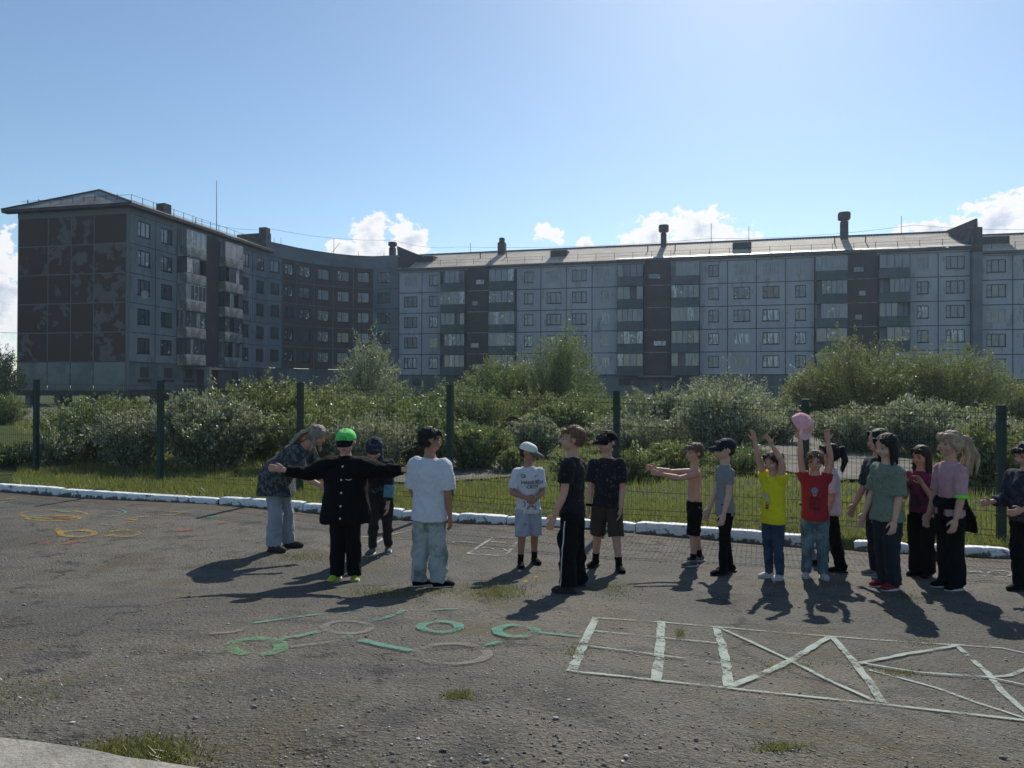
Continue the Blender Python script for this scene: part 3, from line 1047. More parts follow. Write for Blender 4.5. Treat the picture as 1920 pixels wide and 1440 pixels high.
def left_wing():
    c = fl_(12, -6, 0)
    root = empty('apartment_block', (c[0], c[1], 0))
    tag(root, 'dark left wing on piles whose end wall is faced with patchy brown tile squares', 'building')
    S1 = 24.2
    W = 12.7
    cols = [('n', 2.0), ('n', 5.25), ('b', 6.8, 10.1), ('s', 10.1, 13.4), ('b', 13.4, 16.9), ('n', 18.9), ('n', 22.2)]
    edges = [0, 3.6, 6.8, 10.1, 13.4, 16.9, 20.5, S1]
    holes, wins = [], []
    for c_ in cols:
        if c_[0] == 'n':
            for f in range(5):
                h = (c_[1] - .85, c_[1] + .85, ZL[f] + .85, ZL[f] + 2.35)
                holes.append(h); wins.append((h, f))
    mb = wall_cells(fl_, edges, ZL, holes)
    mb.box(fl_, 0, S1, -.3, .05, ZL[-1] + .003, LE - .1)
    mb.quad(fl_(S1, 0, 2), fl_(S1, -W, 2), fl_(S1, -W, LE - .1), fl_(S1, 0, LE - .1))
    mb.quad(fl_(0, -W, 2), fl_(0, -W, LE - .1), fl_(S1, -W, LE - .1), fl_(S1, -W, 2))
    mb.quad(fl_(0, 0, LE - .1), fl_(0, -W, LE - .1), fl_(0, -W, ZL[0]), fl_(0, 0, ZL[0]))
    mb.build('wall', M_WALLL, root)
    jb = MB(); joints(jb, fl_, edges, ZL, w=.03)
    jb.build('panel_joint', M_JOINT, root)
    r = random.Random(5)
    for h, f in wins:
        q = r.random()
        gl = MG[3] if (f == 4 and q < .6) else (MG[0] if q < .6 else (MG[1] if q < .8 else MG[4]))
        window(root, fl_, *h, 1 if q < .5 else 0, gl)
    for (k, a, b) in [c_ for c_ in cols if c_[0] != 'n']:
        if k == 'b':
            for f in range(5):
                balcony(root, fl_, a + .05, b - .05, ZL[f], FH, 1.1, int(a * 7) + f, mats=(M_BALW, None))
        else:
            st = MB(); st.box(fl_, a + .05, b - .05, -.05, .35, ZL[0] - 2.3, ZL[-1] + .1); st.build('stair_wall', M_BROWN, root)
            e = MB(); e.box(fl_, a - .6, b + .4, .0, 1.9, ZL[0] - .5, ZL[0] - .25)
            e.box(fl_, a - .6, a - .2, 1.3, 1.9, .1, ZL[0] - .5); e.build('entrance_canopy', M_WALLL, root)
    # low service storey: bright panels on the end wall, small openings on the long side
    pb = MB()
    pb.box(fl_, 0.02, S1, -.35, -.03, 1.55, ZL[0] - .035)
    pb.build('plinth', M_PLINTH, root)
    for s in (1.6, 5.0, 8.2, 16.5, 21.5):
        d = MB(); d.box(fl_, s, s + 1.15, -.05, .02, ZL[0] - 1.45, ZL[0] - .45)
        d.build('basement_opening', M_METAL, root)
        d = MB(); d.box(fl_, s - .25, s + 1.4, -.05, .10, ZL[0] - 1.9, ZL[0] - 1.6); d.build('ledge', M_METAL, root)
    # beam and piles
    fg = mk_frame(L0, -LN, -LD)          # end wall frame: s to the left along the gable, n towards the camera
    bm = MB()
    bm.box(fg, -.02, W, -.3, .04, .98, 1.5)
    bm.box(fl_, .35, S1, -.3, .04, .98, 1.5)
    bm.box(fl_, .35, S1, -W, -.35, 1.2, 1.5)
    bm.build('foundation_beam', M_METAL, root)
    for s in (1.2, 4.6, 8.2, 11.6):
        for n_ in (-.5, -5, -10, -15, -20):
            pl = MB(); pl.box(fg, s - .3, s + .3, n_ - .3, n_ + .3, -.1, .98); pl.build('pile', M_PLINTH, root)
    # end wall squares
    pxs = [(176, 236), (133, 175.3), (90, 132.3), (34, 89.3)]
    def gs(px):
        u = ray(px, 600); u = u.x / u.y
        # fg(s) = L0 - LN s
        d = -LN
        s = (u * L0.y - L0.x) / (d.x - u * d.y)
        return s
    m, t = newmat('patchy_brown_tile')
    co = t.n('ShaderNodeTexCoord').outputs['Object']
    ri = t.n('ShaderNodeObjectInfo').outputs['Random']
    off = t.n('ShaderNodeCombineXYZ', {0: t.m('MULTIPLY', ri, 37), 1: t.m('MULTIPLY', ri, 91), 2: t.m('MULTIPLY', ri, 53)}).outputs[0]
    v = t.n('ShaderNodeVectorMath', {0: co, 1: off}, operation='ADD').outputs[0]
    n1 = t.n('ShaderNodeTexNoise', {'Vector': v, 'Scale': .8, 'Detail': 6.0, 'Roughness': .55, 'Distortion': .3}).outputs[0]
    n2 = t.n('ShaderNodeTexNoise', {'Vector': co, 'Scale': 12.0, 'Detail': 4.0}).outputs[0]
    thr = t.n('ShaderNodeAttribute', attribute_type='OBJECT', attribute_name='bare').outputs['Fac']
    f_ = t.step(t.m('SUBTRACT', n1, thr), .0, .06)
    base = t.mix(n2, (.056, .032, .026), (.085, .052, .042))
    bare = t.mix(n2, (.105, .098, .095), (.145, .135, .13))
    c_ = t.mix(f_, base, bare)
    b = t.n('ShaderNodeBsdfPrincipled', {'Base Color': c_, 'Roughness': .9})
    t.n('ShaderNodeOutputMaterial', {0: b.outputs[0]})
    bare_t = {(0, 0): .51, (0, 1): .53, (0, 2): .9, (0, 3): .52, (1, 0): .51, (1, 1): .9, (1, 2): .52, (1, 3): .53, (2, 0): .47, (2, 1): .53,
              (2, 2): .54, (2, 3): .9, (3, 0): .44, (3, 1): .46, (3, 2): .48, (3, 3): .52, (4, 0): .9, (4, 1): .50, (4, 2): .50, (4, 3): .9}
    zj = []
    for (ci, (a, b_)) in enumerate(pxs):
        sa, sb = gs(b_), gs(a)
        sa, sb = min(sa, sb), max(sa, sb)
        for f in range(5):
            q = MB(); q.box(fg, sa + .06, sb - .06, -.05, .05, ZL[f] + .06, ZL[f + 1] - .06)
            o = q.build('tile_square', m, root, origin=fg((sa + sb) / 2, 0, ZL[f] + 1.4))
            o['bare'] = bare_t[(f, ci)] + .015
        q = MB(); q.box(fg, sa + .03, sb - .03, -.05, .03, 1.5, ZL[0] - .04)
        q.build('base_panel', pm('base_panel_concrete_%d' % ci, (.20 + .012 * ci, .225, .205), .92, (.15, .165, .15), .7, .4, .65, var=.12, bscale=10), root)
    q = MB()
    q.box(fg, gs(236) - .0, gs(34), -.1, .02, ZL[0], ZL[-1] + .05)
    q.box(fg, -.02, gs(236) - .03, -.1, .035, 1.5, ZL[-1] + .05)
    q.box(fg, -.02, W, -.12, .04, ZL[-1] + .05, LE - .1)
    q.build('joint_grid', pm('end_wall_mortar', (.15, .155, .155), .9, var=.15), root)
    # hipped roof
    ov = .75
    ridge_z = 19.75 + 1.78
    A, B, C_, D = fl_(-ov, ov, LE), fl_(-ov, -W - 1.2, LE), fl_(S1 + .2, ov, LE - .15), fl_(S1 + .2, -W - ov, LE)
    E, F_ = fl_(3.2, -W / 2 + .2, ridge_z), fl_(S1, -W / 2, ridge_z - .2)
    # long front slope as corrugated sheet
    V, Fc = [], []
    n = 150
    for i in range(n + 1):
        s = -ov + (S1 + .9) * i / n
        dz = .018 * (1 if i % 2 else -1)
        ts = min(1, max(0, (s + ov) / (3.2 + ov)))
        V.append(fl_(s, ov, LE + dz))
        if s < 3.2:
            V.append(fl_(s, ov + (-W / 2 + .2 - ov) * ts, LE + (ridge_z - LE) * ts + dz))
        else:
            V.append(fl_(s, -W / 2 + .2, ridge_z + dz))
    for i in range(n):
        Fc.append((2 * i, 2 * i + 2, 2 * i + 3, 2 * i + 1))
    mesh('roof', V, np.array(Fc), M_ROOFD, root)
    hp = MB(); hp.poly([B, A, E]); hp.build('hip_sheet', pm('pale_hip_sheet', (.28, .28, .275), .8, (.18, .175, .17), .5, .4, .6, var=.1), root)
    rr = MB(); rr.poly([B, E, F_, D]); rr.build('rear_roof', M_ROOFD, root)
    ev = MB()
    ev.box(fl_, -ov, S1, .05, ov, LE - .28, LE - .04)
    ev.box(fl_, -ov, -.04, -W - 1.2, .05, LE - .28, LE - .04)
    ev.build('eave', M_CHIM, root)
    hb = MB()
    hb.tube(B, E, .14, 5); hb.tube(A, E, .12, 5); hb.tube(E, F_, .12, 5)
    hb.build('ridge_cap', M_METAL, root)
    sr = MB()
    for i in range(9):
        s = gs(50 + i * 21)
        p = Vector(fg(s, .0, LE + .35)) ; sr.tube(p, p + Vector((0, 0, .7)), .035, 4); sr.tube(p + Vector((0, 0, .65)), Vector(fg(s, -.5, LE + .25)), .025, 4)
    sr.tube(fg(0, 0, LE + .9), fg(W - .4, 0, LE + .9), .02, 4)
    s = 0
    while s < S1 - 1:
        p = Vector(fl_(s, .2, LE + .2)); sr.tube(p, p + Vector((0, 0, .75)), .03, 4); s += 1.5
    for h in (.4, .9): sr.tube(fl_(0, .2, LE + h), fl_(S1 - 1, .2, LE + h), .018, 4)
    sr.build('snow_rail', M_METAL, root)
    # chimneys, masts, dish
    Yc = 79
    p = at(307, 400, Yc); chimney(root, (p.x, p.y, p.z - 1.6), 1.05, 2.55, False)
    p = at(496, 445, 96); chimney(root, (p.x, p.y, p.z - 1.0), 1.0, 2.2, False)
    for (px, y0, y1, Y, w) in ((406, 431, 338, 84, .05), (326, 410, 394, 78, .06), (367, 419, 408, 81, .08), (514, 460, 445, 97, .04), (527, 462, 445, 97, .04)):
        a, b = at(px, y0, Y), at(px, y1, Y)
        q = MB(); q.tube(a - Vector((0, 0, .8)), b, w, 5, r2=w * .5); q.build('antenna', M_METAL, root)
    p = Vector(fl_(1.7, .35, ZL[2] + .9))
    q = MB()
    k = len(q.v)
    for i in range(12):
        w = 2 * math.pi * i / 12
        q.v.append(tuple(p + Vector((math.cos(w) * .38, .0, math.sin(w) * .42))))
    q.v.append(tuple(p + Vector((0, .12, 0)))); q.v.append(tuple(p + Vector((0, .16, 0))))
    for i in range(12):
        q.f.append((k + i, k + (i + 1) % 12, k + 12)); q.f.append((k + (i + 1) % 12, k + i, k + 13))
    q.tube(p + Vector((0, .1, 0)), Vector(fl_(1.7, 0, ZL[2] + .8)), .03, 5)
    q.build('satellite_dish', M_WFRAME, root)


left_wing()


# ---- curved link between the two
def curved_link():
    cx = [(501, 93.3), (528, 95.3), (554, 97.3), (588, 99.5), (624, 101.5), (662, 103.0), (699, 103.6), (750, 102.6)]
    P = [at(px, 650, Y) for px, Y in cx]
    root = empty('apartment_block', (P[3].x, P[3].y + 6, 0))
    tag(root, 'curved dark brown tiled corner block linking the left wing to the long block', 'building')
    rows = [671, 633.5, 597, 559, 521]
    Z0 = 2.6 + 1.78
    ZC = [Z0 + FH * i for i in range(6)]
    top = 18.25 + 1.78
    r = random.Random(9)
    wg, wb = MB(), MB()
    jb, gb = MB(), MB()
    pl = MB(); par = MB()
    for i in range(len(P) - 1):
        a, b = P[i], P[i + 1]
        d = (b - a); d.z = 0
        L = d.length; d.normalize()
        n = Vector((d.y, -d.x, 0))
        fr = mk_frame(a, d, n)
        brown = 1 <= i <= 5
        hw = min(.95, L * .30)
        c_ = L * (.5 if i not in (0, 6) else (.5 if i == 0 else .40))
        holes = [(c_ - hw, c_ + hw, ZC[f] + .85, ZC[f] + 2.3) for f in range(5)]
        q = wall_cells(fr, [0, L], ZC, holes)
        T = wb if brown else wg
        k = len(T.v); T.v += q.v; T.f += [tuple(x + k for x in f) for f in q.f]
        for f in range(5):
            x = r.random()
            if i == 0: gl = MG[0]
            elif i >= 3: gl = MG[4] if x < .35 else (MG[3] if x < .75 else MG[1])
            else: gl = MG[0] if x < .5 else MG[4]
            window(root, fr, *holes[f], 1 if hw < .9 else 0, gl)
        if brown:
            for z in ZC[1:-1]:
                gb.box(fr, 0.0, L, -.02, .05, z - .05, z + .05)
            gb.box(fr, -.06, .06, -.02, .06, ZC[0], ZC[-1])
        else:
            for z in ZC[1:-1]: jb.box(fr, 0, L, -.02, .008, z - .03, z + .03)
        pl.box(fr, 0, L, -.4, -.05, 0, ZC[0] - .03)
        par.box(fr, -.0, L, -.35, .08, ZC[-1] + .0, top)
        par.box(fr, -.0, L, -.45, .16, top + .002, top + .12)
        # body behind
        wg.quad(fr(0, -.36, top), fr(L, -.36, top), fr(L, -11, top - .3), fr(0, -11, top - .3))
        wg.quad(fr(L, -11, 0), fr(0, -11, 0), fr(0, -11, top - .3), fr(L, -11, top - .3))
    wb.build('brown_wall', M_BROWN, root)
    wg.build('wall', M_WALLC, root)
    jb.build('panel_joint', M_JOINT, root)
    gb.build('ledge', M_PLINTH, root)
    pl.build('plinth', M_PLINTH, root)
    par.build('parapet', M_WALLC, root)
    # chimney and sloping fin at the junction with the long block
    p = at(736, 482, 104.5)
    chimney(root, (p.x, p.y, p.z - 1.0), .75, 2.3, True, 1.45, .55)
    a, b, c_, d_ = at(744, 461, 103), at(789, 479, 101.8), at(760, 500, 101.2), at(747, 500, 102.3)
    back = Vector((.3, .9, 0))
    mb = MB()
    mb.hexa([d_, c_, c_ + back, d_ + back, a, b, b + back, a + back])
    mb.build('sloping_fin', M_CHIM, root)
    a, b, c_, d_ = at(444, 440, 100), at(500, 436, 100), at(500, 468, 100), at(444, 452, 100)
    mb = MB(); mb.hexa([d_, c_, c_ + back, d_ + back, a, b, b + back, a + back]); mb.build('sloping_fin', M_CHIM, root)
    for (px, y0, y1, Y) in ((626, 482, 447, 103), (672, 482, 472, 104), (720, 482, 473, 104)):
        q = MB(); q.tube(at(px, y0, Y), at(px, y1, Y), .045, 5, r2=.03)
        if px == 626: q.tube(at(620, 476, Y), at(637, 456, Y), .03, 4)
        q.build('antenna', M_METAL, root)


curved_link()

# overhead cables over the roofs
cb = MB()
def cable(pts, r=.02):
    P = [at(*p) for p in pts]
    for a, b in zip(P[:-1], P[1:]):
        n = 8
        for i in range(n):
            q0, q1 = a.lerp(b, i / n), a.lerp(b, (i + 1) / n)
            s0, s1 = -4 * (i / n) * (1 - i / n) * .5, -4 * ((i + 1) / n) * (1 - (i + 1) / n) * .5
            cb.tube(q0 + Vector((0, 0, s0)), q1 + Vector((0, 0, s1)), r, 4, cap=False)
cable([(367, 412, 82), (508, 429, 97), (737, 450, 105), (858, 463, 107), (1334, 447, 99), (1714, 422, 92), (2100, 424, 86)])
cb.build('overhead_cable', M_METAL)
tag(bpy.data.objects['overhead_cable'], 'thin dark cable strung over the roofs of the blocks', 'cable')
cb = MB()
cable([(-300, 590, 60), (100, 624, 78)], .025)
o = cb.build('overhead_cable', M_METAL)
tag(o, 'thin dark cable reaching the left wing end wall from the left', 'cable')


# ------------------------------------------------------------------ chalk drawings on the asphalt
def chalk_mat(name, col, cover=.5, top=.9):
    m, t = newmat(name)
    co = t.n('ShaderNodeTexCoord').outputs['Object']
    n1 = t.n('ShaderNodeTexNoise', {'Vector': co, 'Scale': 48.0, 'Detail': 6.0, 'Roughness': .8}).outputs[0]
    n2 = t.n('ShaderNodeTexNoise', {'Vector': co, 'Scale': 5.0, 'Detail': 4.0, 'Roughness': .6}).outputs[0]
    a = t.m('MULTIPLY', t.step(t.m('ADD', n1, t.m('MULTIPLY', t.m('SUBTRACT', n2, .5), 1.0)), cover + .14, cover - .12), top)
    d = t.n('ShaderNodeBsdfDiffuse', {0: (*col, 1)})
    tr = t.n('ShaderNodeBsdfTransparent')
    mx = t.n('ShaderNodeMixShader', {0: a, 1: tr.outputs[0], 2: d.outputs[0]})
    t.n('ShaderNodeOutputMaterial', {0: mx.outputs[0]})
    return m


def ribbon(mb, pts, w, closed=False, zo=0.0):
    P = [gnd(*p) for p in pts]
    if closed: P.append(P[0])
    Q = []
    for a, b in zip(P[:-1], P[1:]):
        n = max(1, int((b - a).length / .08))
        for i in range(n): Q.append(a.lerp(b, i / n))
    Q.append(P[-1])
    k = len(mb.v)
    for i, q in enumerate(Q):
        d = Q[min(i + 1, len(Q) - 1)] - Q[max(i - 1, 0)]
        d.z = 0
        if d.length < 1e-6: d = Vector((1, 0, 0))
        d.normalize()
        n = Vector((-d.y, d.x, 0))
        ww = w * random.uniform(.94, 1.06) / 2
        for s in (-1, 1):
            x, y = q.x + n.x * ww * s + random.uniform(-.004, .004), q.y + n.y * ww * s + random.uniform(-.004, .004)
            mb.v.append((x, y, g(x, y) + .0065 + zo))
    for i in range(len(Q) - 1):
        mb.f.append((k + 2 * i, k + 2 * i + 1, k + 2 * i + 3, k + 2 * i + 2))


def ring_pts(cx, cy, rx, ry, n=26, a0=0, a1=360):
    return [(cx + rx * math.cos(R(a0 + (a1 - a0) * i / n)), cy + ry * math.sin(R(a0 + (a1 - a0) * i / n))) for i in range(n + 1)]


def drawing(label, parts, name='chalk_drawing'):
    """parts: list of (part name, material, [(points, width)])"""
    obs = []
    allp = gnd(*parts[0][2][0][0][0])
    root = empty(name, (allp.x, allp.y, allp.z))
    tag(root, label, 'chalk drawing')
    for (pn, mat, lines) in parts:
        for (pts, w) in lines:
            mb = MB()
            ribbon(mb, pts, w * {CY: .9, CW: .58, CG: .68, CG2: .75, CF: .7}.get(mat, .75), zo=.0006 * (len(root.children) % 12))
            mb.build(pn, mat, root)


CW = chalk_mat('pale_green_chalk_paint', (.40, .46, .41), .55, .80)
CG = chalk_mat('green_chalk', (.13, .33, .25), .53, .66)
CG2 = chalk_mat('light_green_chalk', (.15, .31, .17), .54, .62)
CF = chalk_mat('faint_white_chalk', (.30, .28, .25), .52, .45)
CWH = chalk_mat('white_chalk', (.42, .41, .36), .50)
CY = chalk_mat('yellow_chalk', (.42, .30, .08), .52, .7)
CR = chalk_mat('red_chalk', (.34, .12, .09), .50, .6)

drawing('large pale green court of crossed lines painted on the asphalt at lower right', [
    ('outline', CW, [([(1118, 1160), (1230, 1167), (1345, 1177), (1560, 1195), (1800, 1211), (1880, 1217), (1935, 1229)], .045),
                     ([(1118, 1160), (1098, 1200), (1072, 1261)], .085),
                     ([(1072, 1261), (1230, 1278), (1368, 1293), (1520, 1309), (1655, 1323), (1800, 1339), (1940, 1355)], .05)]),
    ('bar', CW, [([(1240, 1167), (1238, 1215), (1231, 1277)], .085), ([(1342, 1178), (1355, 1215), (1362, 1250), (1366, 1291)], .085),
                 ([(1112, 1185), (1232, 1197), (1345, 1208)], .04), ([(1096, 1213), (1235, 1231), (1360, 1247)], .04)]),
    ('cross', CW, [([(1345, 1177), (1410, 1207), (1480, 1240), (1560, 1282), (1640, 1318)], .05), ([(1370, 1290), (1480, 1243), (1520, 1218), (1556, 1196)], .07),
                   ([(1560, 1196), (1598, 1240), (1628, 1280), (1655, 1322)], .075),
                   ([(1610, 1247), (1700, 1229), (1795, 1213)], .05), ([(1612, 1246), (1720, 1264), (1852, 1273), (1940, 1292)], .045),
                   ([(1630, 1258), (1750, 1290), (1840, 1322), (1925, 1350)], .05), ([(1795, 1213), (1850, 1262), (1878, 1297), (1932, 1345)], .06),
                   ([(1850, 1272), (1892, 1269), (1935, 1252)], .05)])], 'painted_court')
drawing('green chalk rings and strokes with faint white loops on the asphalt at lower centre', [
    ('stroke', CG, [([(475, 1170), (530, 1162), (570, 1157)], .06), ([(575, 1156), (620, 1151), (650, 1150), (682, 1143)], .06),
                    ([(690, 1167), (720, 1161), (748, 1152), (757, 1145)], .06), ([(800, 1147), (830, 1144), (858, 1143)], .05),
                    ([(1003, 1187), (1040, 1191), (1088, 1196)], .06), ([(912, 1213), (938, 1206)], .07), ([(677, 1203), (720, 1213), (772, 1223)], .09),
                    ([(552, 1197), (600, 1186)], .08), ([(640, 1197), (662, 1196)], .12), ([(955, 1173), (968, 1176)], .09)]),
    ('ring', CG, [(ring_pts(825, 1178, 36, 10), .09), (ring_pts(968, 1186, 36, 11), .10)]),
    ('ring', CG2, [(ring_pts(480, 1214, 48, 15, a0=-250, a1=80), .10), ([(522, 1203), (545, 1195)], .06)]),
    ('loop', CF, [(ring_pts(652, 1178, 44, 12), .07), (ring_pts(848, 1228, 66, 19), .08), ([(395, 1190), (440, 1187), (480, 1174)], .07),
                  ([(545, 1215), (600, 1209), (640, 1203)], .06), ([(770, 1145), (820, 1146)], .05)])])
drawing('yellow, green and red chalk flowers and scribbles on the asphalt at the far left', [
    ('stroke', CY, [(ring_pts(100, 965, 62, 8), .06), (ring_pts(100, 972, 50, 5), .06), (ring_pts(145, 1001, 32, 6), .08), ([(108, 992), (112, 1000), (140, 996), (168, 994)], .08),
                    (ring_pts(232, 1001, 28, 6, a0=-160, a1=130), .06), ([(195, 1007), (215, 1003)], .09),
                    ([(190, 984), (215, 986), (240, 980), (262, 977), (240, 974), (262, 970), (282, 969)], .05),
                    ([(300, 965), (325, 967), (348, 960), (312, 961)], .045), ([(410, 957), (430, 958)], .05), ([(0, 938), (30, 935)], .05)]),
    ('stroke', CG, [(ring_pts(205, 962, 30, 7, a0=-60, a1=140), .05), ([(100, 958), (130, 961)], .12), ([(378, 972), (408, 968)], .13), ([(0, 943), (25, 940)], .12), ([(50, 970), (75, 968)], .10)]),
    ('smear', CR, [([(80, 1021), (102, 1016)], .16), ([(120, 1022), (150, 1014)], .16), ([(325, 997), (365, 993)], .16), ([(90, 967), (130, 974)], .1), ([(305, 981), (330, 979)], .1), ([(410, 982), (430, 980)], .08)])])
drawing('white chalk hopscotch square with squiggles behind the boy in pale trousers', [
    ('outline', CWH, [([(925, 1008), (877, 1039), (948, 1043), (975, 1010)], .055), ([(938, 1008), (975, 1009)], .045)]),
    ('figure', CWH, [([(903, 1028), (915, 1027), (928, 1031), (944, 1030), (950, 1034), (940, 1034)], .04), ([(920, 1017), (948, 1018)], .04),
                     ([(848, 1018), (870, 1017), (892, 1019)], .04)])], 'hopscotch')
drawing('white chalk hopscotch square between the legs of the boy in the dark hood', [
    ('outline', CWH, [([(734, 1003), (770, 994)], .05), ([(738, 1010), (772, 1011)], .045), ([(680, 1022), (700, 1023), (722, 1008)], .05), ([(678, 1008), (700, 1006)], .04)])], 'hopscotch')
drawing('faint white chalk number ten on the asphalt at the far right', [
    ('figure', CWH, [([(1812, 1074), (1836, 1072), (1848, 1082)], .035), (ring_pts(1874, 1077, 22, 6, a0=-220, a1=110), .035), ([(1900, 1080), (1912, 1080)], .03)])])


# ------------------------------------------------------------------ vegetation
LM_SILVER = leafmat('silvery_willow_leaf', (.085, .098, .040), (.32, .33, .22), (.66, .67, .58))
LM_GREEN = leafmat('green_willow_leaf', (.055, .078, .020), (.200, .230, .085), (.44, .47, .28))
LM_OLIVE = leafmat('olive_willow_leaf', (.060, .078, .020), (.225, .235, .085), (.48, .48, .30))
BARK = pm('grey_brown_bark', (.10, .085, .068), .9, var=.2)


def leaves(C, D, size, ratio=.38):
    """rhombus leaves at C (n,3) pointing along D (n,3)"""
    n = len(C)
    D = D / (np.linalg.norm(D, axis=1, keepdims=True) + 1e-9)
    rnd = rng.normal(size=(n, 3))
    B = np.cross(D, rnd)
    B /= np.linalg.norm(B, axis=1, keepdims=True) + 1e-9
    l = size * rng.uniform(.65, 1.35, (n, 1))
    V = np.stack([C - D * l * .5, C + B * l * ratio * .5, C + D * l * .5, C - B * l * ratio * .5], 1).reshape(-1, 3)
    F = np.arange(n * 4).reshape(n, 4)
    return V, F


def plant(name, label, cat, px, Y, hw, h, shoots, per, size, mat, group=None, dome=.8, depth=.8, trunk=0.0, z0=0.0, spread=.09, low=.03, kind='stem'):
    p = at(px, 730, Y)
    base = Vector((p.x, p.y, z0 + (.05 if Y > 9 else g(p.x, p.y))))
    n = shoots
    ph = rng.uniform(0, 2 * np.pi, n)
    rho = np.sqrt(rng.uniform(0.0, 1, n))
    lump = np.ones(n)
    for _ in range(7):
        a, rr, s, am = rng.uniform(0, 6.28), rng.uniform(.1, .95), rng.uniform(.12, .34), rng.uniform(-.38, .26)
        dx = rho * np.cos(ph) - rr * math.cos(a); dy = rho * np.sin(ph) - rr * math.sin(a)
        lump += am * np.exp(-(dx * dx + dy * dy) / s ** 2)
    hh = h * np.sqrt(np.clip(1 - rho ** 2 * dome, .05, 1)) * lump * rng.uniform(.72, 1.04, n)
    wild = rng.random(n) < .07
    hh = np.where(wild, hh * rng.uniform(1.08, 1.28, n), np.minimum(hh, h * 1.05))
    E = np.stack([np.cos(ph) * rho * hw, np.sin(ph) * rho * hw * depth, hh], 1)
    S = E * np.array([.30, .30, 0]) ; S[:, 2] = trunk * h
    Cc = E * np.array([.62, .62, 0]); Cc[:, 2] = np.maximum(E[:, 2] * .72, trunk * h)
    Cc += rng.normal(0, .06, (n, 3)) * hw
    t = low + (1 - low) * rng.uniform(0, 1, (n, per)) ** .75
    t = t[..., None]
    P = (1 - t) ** 2 * S[:, None] + 2 * t * (1 - t) * Cc[:, None] + t ** 2 * E[:, None]
    T = 2 * (1 - t) * (Cc - S)[:, None] + 2 * t * (E - Cc)[:, None]
    T = T / (np.linalg.norm(T, axis=2, keepdims=True) + 1e-9)
    sp = spread * (1.25 - t * .85) * min(h, 2.5) * .62 * rng.uniform(.8, 1.5)
    P = P + rng.normal(0, 1, P.shape) * sp
    D = T * .9 + rng.normal(0, .6, P.shape) + np.array([0, 0, .1])
    P = P.reshape(-1, 3); D = D.reshape(-1, 3)
    keep = P[:, 2] > .02
    P, D = P[keep], D[keep]
    V, F = leaves(P, D, size * rng.uniform(.85, 1.3), rng.uniform(.3, .5))
    root = empty(name, base)
    tag(root, label, cat, group)
    mesh('foliage' if name != 'willow_tree' else 'crown', V, F, mat, root, local=True)
    mb = MB()
    k = min(n, 34 if trunk == 0 else 26)
    for i in range(k):
        q = [Vector(((1 - a) ** 2 * S[i] + 2 * a * (1 - a) * Cc[i] + a * a * E[i]).tolist()) for a in (0, .3, .6, .9)]
        r0 = .011 + .006 * h
        for j in range(3):
            mb.tube(q[j], q[j + 1], r0 * (1 - j * .28), 4, r2=r0 * (1 - (j + 1) * .28), cap=False)
    if trunk > 0:
        for a in range(3):
            mb.tube(Vector((rng.uniform(-.15, .15), rng.uniform(-.1, .1), -.1)), Vector((rng.uniform(-.4, .4), rng.uniform(-.3, .3), h * .45)), .05 + .018 * h, 7, r2=.03)
            mb.tube(Vector((0, 0, 0)), Vector((rng.uniform(-.5, .5) * hw, rng.uniform(-.4, .4) * hw, h * .6)), .04 + .012 * h, 6, r2=.02)
    mesh('trunk' if name == 'willow_tree' else kind, mb.v, mb.f, BARK, root, local=True)
    return root


def hy(px, ytop, Y, z0=0.05):
    """height above ground of this image row at distance Y"""
    return at(px, ytop, Y).z - z0


def bush(label, px, half, ytop, Y, dens=1.0, mat=None, name='willow_bush', cat='bush', size=None, **kw):
    hw = half / FPX * Y * 1.28
    h = hy(px, ytop, Y)
    size = size or (.046 + .0019 * Y)
    area = hw * 2 * max(h, .6)
    shoots = int(min(560, 60 * hw * 2 * dens + 40))
    tot = int(min(60000, area * dens * 3.4 / (size * size * .19)))
    per = max(18, tot // shoots)
    return plant(name, label, cat, px, Y, hw, h, shoots, per, size, mat or LM_SILVER, **kw)


# far trees and bushes (beyond the gravel road)
bush('small willow tree beyond the road at the far left edge', 0, 38, 650, 60, .8, LM_GREEN, 'willow_tree', 'tree', trunk=.1)
bush('low green bush beyond the gravel road at the far left edge', 8, 34, 735, 34, 1, LM_GREEN)
bush('tall loose willow tree in front of the curved corner block', 690, 62, 642, 36, .85, LM_SILVER, 'willow_tree', 'tree', trunk=.08, dome=.85)
bush('tallest willow tree at the centre in front of the long block', 1042, 78, 622, 34, 1.0, LM_GREEN, 'willow_tree', 'tree', trunk=.08, dome=.9)
bush('bushy willow tree just left of the tallest central one', 935, 78, 672, 35, .95, LM_GREEN, 'willow_tree', 'tree', trunk=.06)
bush('round green willow tree at the right, left half of the big pair', 1625, 130, 640, 30, 1.1, LM_OLIVE, 'willow_tree', 'tree', trunk=.04, dome=.75)
bush('round green willow tree at the right, right half of the big pair', 1785, 96, 640, 29, 1.1, LM_OLIVE, 'willow_tree', 'tree', trunk=.04, dome=.7)
bush('thin young willow shoot at the left foot of the big right pair of trees', 1512, 40, 678, 31, .7, LM_SILVER)
bush('silvery bush before the long block, left of the big right trees', 1362, 88, 706, 26, 1.0, LM_SILVER, dome=.8)
bush('silvery bush between the fence post and the round bush at right of centre', 1235, 70, 726, 27, 1.0, LM_SILVER)
bush('green bush filling the gap right of the central tall willow', 1110, 66, 735, 30, 1.0, LM_GREEN)
bush('dark green bush behind the fence post right of the boy in the white tee', 878, 80, 716, 28, 1.0, LM_GREEN)
bush('wide green bush under the loose willow before the corner block', 720, 120, 728, 27, 1.1, LM_GREEN, dome=.6)
bush('broad olive bush behind the third fence post from the left', 560, 120, 714, 24, 1.1, LM_OLIVE, dome=.6)
bush('tall leafy bush behind the bending woman', 470, 105, 716, 18.5, 1.15, LM_OLIVE, dome=.65)
